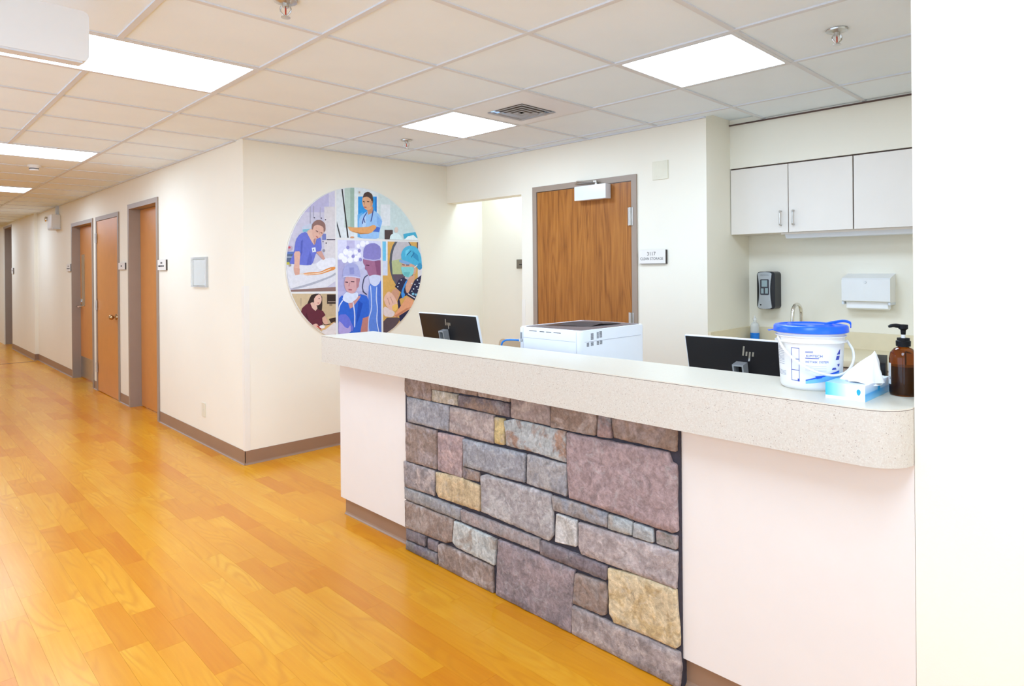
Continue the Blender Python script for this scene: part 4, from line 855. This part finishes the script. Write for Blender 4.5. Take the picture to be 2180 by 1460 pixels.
# chairs behind the desk
def shell_chair(name, label, x, y, ztop, w2, m, zs, tb=.025):
    t = thing(name, label, 'chair', (x - .2, y, 0))
    bk = prism(bmesh.new(), [(x, y + a, z) for a, z in rrect(-w2, w2, zs + .1, ztop, .045)], (tb, 0, 0)); obj('backrest', bk, m, t, smooth=True)
    obj('seat', prism(bmesh.new(), [(a, y + b_, zs) for a, b_ in rrect(x - .42, x - .01, -w2, w2, .05)], (0, 0, .035)), m, t, smooth=True)
    for sx in (-.36, -.04):
        for sy in (-1, 1): obj('leg', tube(bmesh.new(), [(x + sx, y + sy * (w2 - .05), zs), (x + sx * 1.05, y + sy * (w2 - .02), 0)], .011), 'steel', t, smooth=True)
    for q in (-.5, .35): obj('back_support', B(x - .02, x + .02, y + w2 * q, y + w2 * q + .03, zs - .01, zs + .2), 'steel', t)
    return t
shell_chair('guest_chair', 'tan chair back just showing left of the printer', 3.1, 3.03, .967, .238, 'tanshell', .45)
oc = shell_chair('office_chair', 'black chair back edge peeking out behind the tissue', 3.55, 1.17, .985, .2, 'blackrub', .46, .06)
oc.rotation_euler.z = math.radians(-76)
pb = atx(1864, 765, 3.58); oc.location = (pb.x - .055, pb.y + .205, 0)

# ------------------------------------------------------------------ things on the counter
ZT = NZ1
# bucket
BC = V(2.108, .79, 0); bd = V(.936, .351, 0).normalized(); br_ = V(bd.y, -bd.x, 0)
t = thing('wipes_bucket', 'white wipes bucket with bright blue lid on the counter', 'bucket', (BC.x, BC.y, ZT))
def rad(z): return .0885 + (z - ZT) / .175 * .0085
prof = [(.0, 0), (.082, 0), (.0865, .004)] + [(rad(ZT + hh), hh) for hh in (.012, .06, .11, .142)] + [(.1045, .1455), (.1045, .148), (.098, .150), (.098, .160), (.1035, .1625), (.1035, .165), (.0985, .167), (.0985, .178), (.0, .178)]
obj('bucket_body', lathe(bmesh.new(), prof, (BC.x, BC.y, ZT), 56), 'plastic', t, smooth=True)
lp = [(.0, .174), (.1065, .174), (.1095, .176), (.108, .192), (.104, .196), (.094, .197), (.091, .193), (.070, .193), (.067, .199), (.060, .200), (.057, .196), (.0, .196)]
ld = obj('lid', lathe(bmesh.new(), lp, (BC.x, BC.y, ZT), 56), 'lid', t, smooth=True)
def bs(phi, r, z): a = math.radians(phi); return BC + (-bd * math.cos(a) + br_ * math.sin(a)) * r + V(0, 0, z)
obj('lid_tab', prism(bmesh.new(), [bs(-86, .106, ZT + .176), bs(-80, .124, ZT + .1745), bs(-92, .126, ZT + .1745), bs(-98, .106, ZT + .176)], (0, 0, .002)), 'lid', ld)
obj('lid_strap', tube(bmesh.new(), smooth_path([bs(60, .045, ZT + .199), bs(78, .07, ZT + .206), bs(88, .095, ZT + .209), bs(92, .112, ZT + .203), bs(94, .114, ZT + .188)], 6), .004, 8, .4), 'lid', ld, smooth=True)
hd = smooth_path([bs(-66, .102, ZT + .158), bs(-44, .106, ZT + .122), bs(-18, .107, ZT + .086), bs(8, .109, ZT + .062), bs(34, .112, ZT + .052), bs(58, .117, ZT + .062), bs(76, .121, ZT + .088), bs(90, .119, ZT + .118), bs(100, .104, ZT + .148)], 6)
obj('bail_handle', tube(bmesh.new(), hd, .0038, 8), 'plastic', t, smooth=True)
PCB = 1726
def bpx(px, py):       # a print position: pixel column -> angle round the bucket, pixel row -> height
    z = ZT + .0042 + (834 - py) / 140 * .189 - .004; z = max(z, ZT + .006); u = max(-.985, min(.985, (px - PCB) / (66.5 + (z - ZT) / .175 * 4.5)))
    return math.degrees(math.asin(u)), z
def patch(bm, quad, off=.0007, nu=10):
    """quad in pixels, wrapped on the bucket wall"""
    (x0, y0), (x1, y1), (x2, y2), (x3, y3) = quad; prev = None
    for k in range(nu + 1):
        s = k / nu; a = bpx(x0 + (x1 - x0) * s, y0 + (y1 - y0) * s); b_ = bpx(x3 + (x2 - x3) * s, y3 + (y2 - y3) * s)
        cur = (bm.verts.new(bs(a[0], rad(a[1]) + off, a[1])), bm.verts.new(bs(b_[0], rad(b_[1]) + off, b_[1])))
        if prev: bm.faces.new((prev[0], cur[0], cur[1], prev[1]))
        prev = cur
    return bm
def q4(a, b_, c, d): return [(a, b_), (c, b_), (c, d), (a, d)]
bm = bmesh.new(); patch(bm, [(1715.5, 810), (1784, 790), (1784, 808), (1715.5, 818)]); obj('sky_print', bm, 'skyink', t)
bm = bmesh.new(); patch(bm, [(1715.5, 809), (1784, 788), (1784, 792), (1715.5, 811.5)], .0012); patch(bm, [(1735, 800), (1752, 798), (1748, 804), (1738, 806)], .0012); obj('swoosh_print', bm, 'brightblue', t)
bm = bmesh.new()
for x, y0_, y1_ in ((1686, 738, 812), (1702, 738, 812)): patch(bm, q4(x, y0_, x + .9, y1_), nu=2)
for y in (738, 763, 788, 812): patch(bm, q4(1686, y, 1703, y + 1.3), nu=4)
patch(bm, q4(1715, 744, 1731, 745), nu=4); patch(bm, q4(1715, 746.5, 1731, 747.5), nu=4); patch(bm, q4(1715, 759, 1743, 760.6), nu=6)
patch(bm, [(1785, 741), (1786, 740), (1785.5, 752), (1779, 752)], nu=3); patch(bm, [(1779, 755), (1785, 755), (1783.5, 764), (1777, 764)], off=.0005, nu=3); patch(bm, [(1780, 774), (1785, 773), (1784, 779), (1782, 779)], nu=3); patch(bm, [(1771, 781), (1777, 781), (1778.5, 785.5), (1769, 785.5)], nu=4)
patch(bm, q4(1699, 808, 1703, 814), nu=2)
obj('blue_print', bm, 'blueink', t, kind='stuff')
bm = bmesh.new()
for y in (738, 741, 744, 748, 752, 756, 760, 763, 766, 769, 773, 778, 794, 797, 800, 803): patch(bm, q4(1655.5, y, 1671 if y < 790 else 1674, y + 1.1), nu=4)
for y in (777, 781, 785, 788): patch(bm, q4(1715, y, 1758, y + .5), nu=6)
obj('small_print', bm, 'greyink', t, kind='stuff')
def btext(s, size_px, cx, cy_, m, sx=1.0):
    bm = text_bm(s, size_px, lambda u, v, d: (0, 0, 0), sx=sx) if 0 else None
    def pl(u, v, d):
        a = bpx(cx + u, cy_ - v); return bs(a[0], rad(a[1]) + .0009, a[1])
    obj('lettering', text_bm(s, size_px, pl, sx=sx), m, t)
btext('KIMTECH', 8.2, 1733.5, 755, 'blueink', .98); btext('WETTASK  SYSTEM', 6.6, 1738.5, 768.5, 'blueink', .84)

# tissue box
t = thing('tissue_box', 'blue and white tissue box with a tissue pulled up', 'tissue box', (2.067, .64, ZT))
tx0, tx1, ty0, ty1, tz = 1.955, 2.181, .587, .692, ZT + .0455
obj('carton', B(tx0, tx1, ty0, ty1, ZT, tz, bev=.0012), 'carton', t)
obj('slot_film', prism(bmesh.new(), [(2.068 + .068 * math.cos(k * PI / 14), .640 + .027 * math.sin(k * PI / 14), tz + .0002) for k in range(28)], (0, 0, .0006)), 'greyplastic', t)
lf = bmesh.new(); prism(lf, [(tx0 - .0006, .6035 + .0052 * math.cos(k * PI / 8) * (1 + .2 * math.sin(k * PI / 8)), 1.0925 + .0085 * math.sin(k * PI / 8)) for k in range(16)], (.0005, 0, 0)); prism(lf, [(2.078 + .011 * math.cos(k * PI / 8), ty0 - .0006, 1.093 + .010 * math.sin(k * PI / 8)) for k in range(16)], (0, .0005, 0)); obj('drop_emblem', lf, mat('cyan_ink', (30, 160, 222), .5), t)
ts = bmesh.new(); rings = []; nr, na = 12, 40
for i in range(nr + 1):
    s = i / nr; zz = tz - .004 + s * .085; ring = []
    cxx, cyy = 2.075 - .008 * s, .630 - .036 * s
    ra_, rb_ = .062 * (1 - s) ** .65 + .003, .048 * (1 - s) ** .8 + .002
    for k in range(na):
        a = 2 * PI * k / na; fold = 1 + .30 * math.sin(3 * a + 1.1 + s * 2) * (.4 + .6 * s) + .14 * math.sin(7 * a + s * 3)
        ring.append(ts.verts.new((cxx + ra_ * fold * math.cos(a), cyy + rb_ * fold * math.sin(a), zz + .006 * math.sin(2 * a + .6) * s)))
    rings.append(ring)
for a, b_ in zip(rings, rings[1:]):
    for k in range(na): ts.faces.new((a[k], a[(k + 1) % na], b_[(k + 1) % na], b_[k]))
ts.faces.new(rings[-1])
obj('tissue', ts, 'tissue', t, smooth='all')
fl_ = bmesh.new(); n1, n2 = 10, 8; gv = []
for i in range(n1 + 1):
    row = []
    for j in range(n2 + 1):
        s, q = i / n1, j / n2; x = 1.985 + .175 * s; arch = math.sin(PI * s)
        y = .640 - (.640 - ty0 + .006) * q * (.72 + .28 * arch); drop = max(0, q - .78) * .08 * arch
        row.append(fl_.verts.new((x, y, tz + .003 + .022 * arch * (1 - q) ** 1.3 - drop + .0022 * math.sin(9 * s + 4 * q))))
    gv.append(row)
for i in range(n1):
    for j in range(n2): fl_.faces.new((gv[i][j], gv[i + 1][j], gv[i + 1][j + 1], gv[i][j + 1]))
obj('tissue_fold', fl_, 'tissue', t, smooth='all')

# amber pump bottle
t = thing('pump_bottle', 'amber glass pump bottle with black pump at the counter end', 'bottle', (2.148, .541, ZT))
c0 = (2.148, .541, ZT)
obj('bottle_glass', lathe(bmesh.new(), [(.0, 0), (.033, 0), (.0365, .004), (.0375, .012), (.0375, .108), (.034, .124), (.024, .136), (.0145, .141), (.014, .150), (.0, .150)], c0, 40), 'amber', t, smooth=True)
obj('liquid', lathe(bmesh.new(), [(.0, .004), (.030, .004), (.0335, .010), (.0335, .085), (.0, .085)], c0, 32), mat('brown_liquid', (70, 34, 16), .2, var=.1), t, smooth=True)
obj('pump_collar', lathe(bmesh.new(), [(.0, .143), (.019, .143), (.0195, .158), (.0165, .160), (.0165, .167), (.0, .167)], c0, 24), 'blackrub', t, smooth=True)
obj('pump_stem', lathe(bmesh.new(), [(.0, .167), (.0055, .167), (.0055, .180), (.0, .180)], c0, 14), 'plastic', t, smooth=True)
ph = lathe(bmesh.new(), [(.0, .177), (.0062, .177), (.0072, .190), (.0125, .194), (.0125, .206), (.0, .207)], c0, 18); tube(ph, smooth_path([(c0[0], c0[1], ZT + .2), (c0[0] - .012, c0[1] + .022, ZT + .203), (c0[0] - .018, c0[1] + .034, ZT + .199)], 4), [.006] * 4 + [.005] * 3 + [.0035] * 2, 8); obj('pump_head', ph, 'blackrub', t, smooth=True)
lb = bmesh.new(); prev = None; vdir = math.atan2(-c0[1], -c0[0])
for k in range(13):
    a = vdir - math.radians(56 + 50 * k / 12)
    cur = (lb.verts.new((c0[0] + .0381 * math.cos(a), c0[1] + .0381 * math.sin(a), ZT + .032)), lb.verts.new((c0[0] + .0381 * math.cos(a), c0[1] + .0381 * math.sin(a), ZT + .094)))
    if prev: lb.faces.new((prev[0], cur[0], cur[1], prev[1]))
    prev = cur
obj('paper_label', lb, 'plastic', t, smooth=True)
def bl(u, v, d):
    a = vdir - math.radians(62) + u / .0385; return (c0[0] + .0385 * math.cos(a), c0[1] + .0385 * math.sin(a), ZT + .052 + v)
obj('lettering', text_bm('a', .016, bl), 'ink', t)

# ------------------------------------------------------------------ sink corner
def cabinet(name, label, y0, y1, splits, hand):
    t = thing(name, label, 'cabinet', (CFX + .14, (y0 + y1) / 2, 1.673), 'wall cabinets')
    obj('cabinet_body', B(CFX + .02, KX - .001, y0, y1, 1.675, 2.128), 'cab', t)
    obj('reveal', B(CFX + .012, CFX + .02, y0 + .001, y1 - .001, 1.677, 2.1275), 'gap', t)
    ys = [y0] + splits + [y1]
    for k in range(len(ys) - 1):
        d = obj('cabinet_door', B(CFX, CFX + .018, ys[k] + .0025, ys[k + 1] - .0025, 1.674, 2.121, bev=.001), 'cab', t)
        for yy in [h2 for h2 in hand if ys[k] < h2 < ys[k + 1]]:
            obj('door_handle', tube(bmesh.new(), smooth_path([(CFX, yy, 1.722), (CFX - .022, yy, 1.724), (CFX - .026, yy, 1.735), (CFX - .026, yy, 1.80), (CFX - .022, yy, 1.812), (CFX, yy, 1.814)], 4), .005, 8), 'steel', d, smooth=True)
cabinet('wall_cabinet', 'white two-door wall cabinet above the soap dispenser', 1.337, 2.128, [1.7295], [1.777, 1.695])
cabinet('wall_cabinet', 'white wall cabinet cut off by the right wall', .40, 1.335, [.868], [.91, .82])
t = thing('under_cabinet_light', 'slim white light fixture under the wall cabinets', 'light', (4.35, 1.35, 1.64))
obj('fixture_body', prism(bmesh.new(), [(4.29, .75, 1.674), (4.29, 1.792, 1.674), (4.50, 1.792, 1.674), (4.50, .75, 1.674)], (0, 0, -.012)), 'cab', t)
obj('fixture_cover', prism(bmesh.new(), [(4.30, .78, 1.662), (4.48, .78, 1.662), (4.45, .78, 1.636), (4.32, .78, 1.636)], (0, .99, 0)), 'ventw', t)

t = thing('soap_dispenser', 'black wall soap dispenser with grey front and window', 'soap dispenser', (KX, 1.97, 1.155))
sy, sz0, sz1 = 1.962, 1.154, 1.415; hw = .064
bm = prism(bmesh.new(), [(KX - .10, sy + a, z) for a, z in rrect(-hw, hw, sz0, sz1, .024)], (.10, 0, 0)); obj('dispenser_body', bm, 'black', t, smooth=True)
fp = []
for k in range(15):
    s = k / 14; wq = .050 - .012 * math.sin(PI * s); fp.append((wq, sz0 + .012 + s * (sz1 - sz0 - .026)))
pts = [(a, z) for a, z in fp] + [(fp[-1][0] * math.cos(q), fp[-1][1] + .012 * math.sin(q)) for q in (PI * .25, PI * .5, PI * .75)] + [(-a, z) for a, z in fp[::-1]] + [(fp[0][0] * math.cos(q), fp[0][1] - .012 * math.sin(q)) for q in (PI * .75, PI * .5, PI * .25)]
fpn = obj('front_plate', prism(bmesh.new(), [(KX - .109, sy + .006 + a, z) for a, z in pts], (.01, 0, 0)), 'greyplastic', t, smooth=True)
obj('window', prism(bmesh.new(), [(KX - .1105, sy + .006 + a, z) for a, z in rrect(-.031, .031, 1.252, 1.362, .008)], (.002, 0, 0)), 'slot', fpn)
obj('refill_pouch', boxes((KX - .112, KX - .1105, sy - .014, sy + .026, 1.310, 1.355), (KX - .112, KX - .1105, sy - .018, sy + .002, 1.262, 1.300), (KX - .112, KX - .1105, sy + .012, sy + .030, 1.262, 1.298)), mat('pale_film', (150, 168, 172), .15), fpn)
obj('sensor', lathe(bmesh.new(), [(.0, -.111), (.005, -.111), (.005, -.109), (.0, -.109)], (KX, sy + .034, 1.183), 12, 'x'), 'blackrub', fpn)
obj('lettering', text_bm('PROVON', .014, lambda u, v, d: (KX - .1092 - d, sy + .006 - u, 1.390 + v)), mat('faint_ink', (132, 136, 142), .5), fpn)

t = thing('towel_dispenser', 'white paper towel dispenser on the sink wall', 'towel dispenser', (KX, 1.34, 1.175))
q0, q1 = 1.183, 1.462
bm = prism(bmesh.new(), [(KX, q0, 1.222), (KX - .105, q0, 1.222), (KX - .115, q0, 1.228), (KX - .115, q0, 1.362), (KX - .105, q0, 1.372), (KX, q0, 1.400)], (0, q1 - q0, 0)); obj('dispenser_case', bm, 'plastic', t)
obj('case_lip', boxes((KX - .112, KX, q0, q0 + .012, 1.205, 1.222), (KX - .112, KX, q1 - .012, q1, 1.205, 1.222)), 'bar', t)
obj('paper_towel', prism(bmesh.new(), [(KX - .09, q0 + .02, 1.222), (KX - .02, q0 + .02, 1.222), (KX - .03, q0 + .02, 1.180), (KX - .06, q0 + .02, 1.172), (KX - .085, q0 + .02, 1.182)], (0, q1 - q0 - .04, 0)), 'tissue', t)
obj('lock', lathe(bmesh.new(), [(.0, -.119), (.007, -.119), (.008, -.115), (.0, -.115)], (KX, 1.323, 1.345), 14, 'x'), 'steel', t)

fy = atx(1706, 680, 4.44).y
t = thing('faucet', 'chrome gooseneck faucet behind the bucket lid', 'faucet', (4.44, fy, .914))
pth = [(4.44, fy, .914), (4.44, fy, 1.10)] + [(4.44 - .062 + .062 * math.cos(a), fy + .004 - .004 * math.cos(a), 1.135 + .062 * math.sin(a)) for a in [PI * k / 8 for k in range(9)]] + [(4.313, fy + .009, 1.085)]
obj('spout', tube(bmesh.new(), smooth_path(pth, 3), .0115, 12), 'chrome', t, smooth=True)
obj('spout_base', lathe(bmesh.new(), [(.0, 0), (.028, 0), (.026, .01), (.016, .03), (.0, .03)], (4.44, fy, .914), 20), 'chrome', t, smooth=True)
obj('lever', tube(bmesh.new(), [(4.44, fy, .94), (4.44, fy - .075, .965)], .007), 'chrome', t, smooth=True)

t = thing('sink_counter', 'cream laminate sink counter with low backsplash', 'counter', (4.22, .4, 0))
obj('counter_slab', B(3.92, KX, -1.55, SY, .876, .914, bev=.006), 'ktop', t, smooth=True)
struct('trim_4', B(KX - .02, KX, -1.55, SY, .914, 1.02), 'ktop', 'cream backsplash strip along the sink wall'); struct('trim_5', B(3.93, KX - .02, SY - .02, SY, .914, 1.02), 'ktop', 'cream side splash beside the sink counter')
bt = thing('base_cabinet', 'pale base cabinets under the sink counter', 'cabinet', (4.25, .4, 0))
obj('cabinet_body', B(3.97, KX - .001, -1.54, SY - .002, .1, .876), 'cab', bt); obj('toe_kick', B(4.02, KX - .001, -1.54, SY - .002, 0, .1), 'base', bt)
for k in range(6):
    d = obj('cabinet_door', B(3.95, 3.968, SY - .012 - .6 * (k + 1), SY - .016 - .6 * k, .12, .865, bev=.001), 'cab', bt)
    obj('door_handle', tube(bmesh.new(), [(3.95, SY - .07 - .6 * k, .80), (3.925, SY - .07 - .6 * k, .80), (3.925, SY - .07 - .6 * k, .70), (3.95, SY - .07 - .6 * k, .70)], .005), 'steel', d)
t = thing('soap_bottle', 'small clear bottle half full of blue liquid by the side splash', 'bottle', (4.45, 2.05, .914))
c1 = (4.45, 2.05, .914)
obj('bottle_wall', lathe(bmesh.new(), [(.0, 0), (.030, 0), (.0305, .004), (.0305, .12), (.024, .135), (.012, .145), (.012, .158), (.0, .158)], c1, 24), 'clear', t, smooth=True)
obj('blue_liquid', lathe(bmesh.new(), [(.0, .0008), (.0306, .0008), (.0312, .004), (.0312, .068), (.0, .068)], c1, 24), 'bluefluid', t, smooth=True)
obj('pump_cap', lathe(bmesh.new(), [(.0, .156), (.013, .156), (.013, .172), (.005, .174), (.005, .19), (.0, .19)], c1, 16), 'plastic', t, smooth=True)
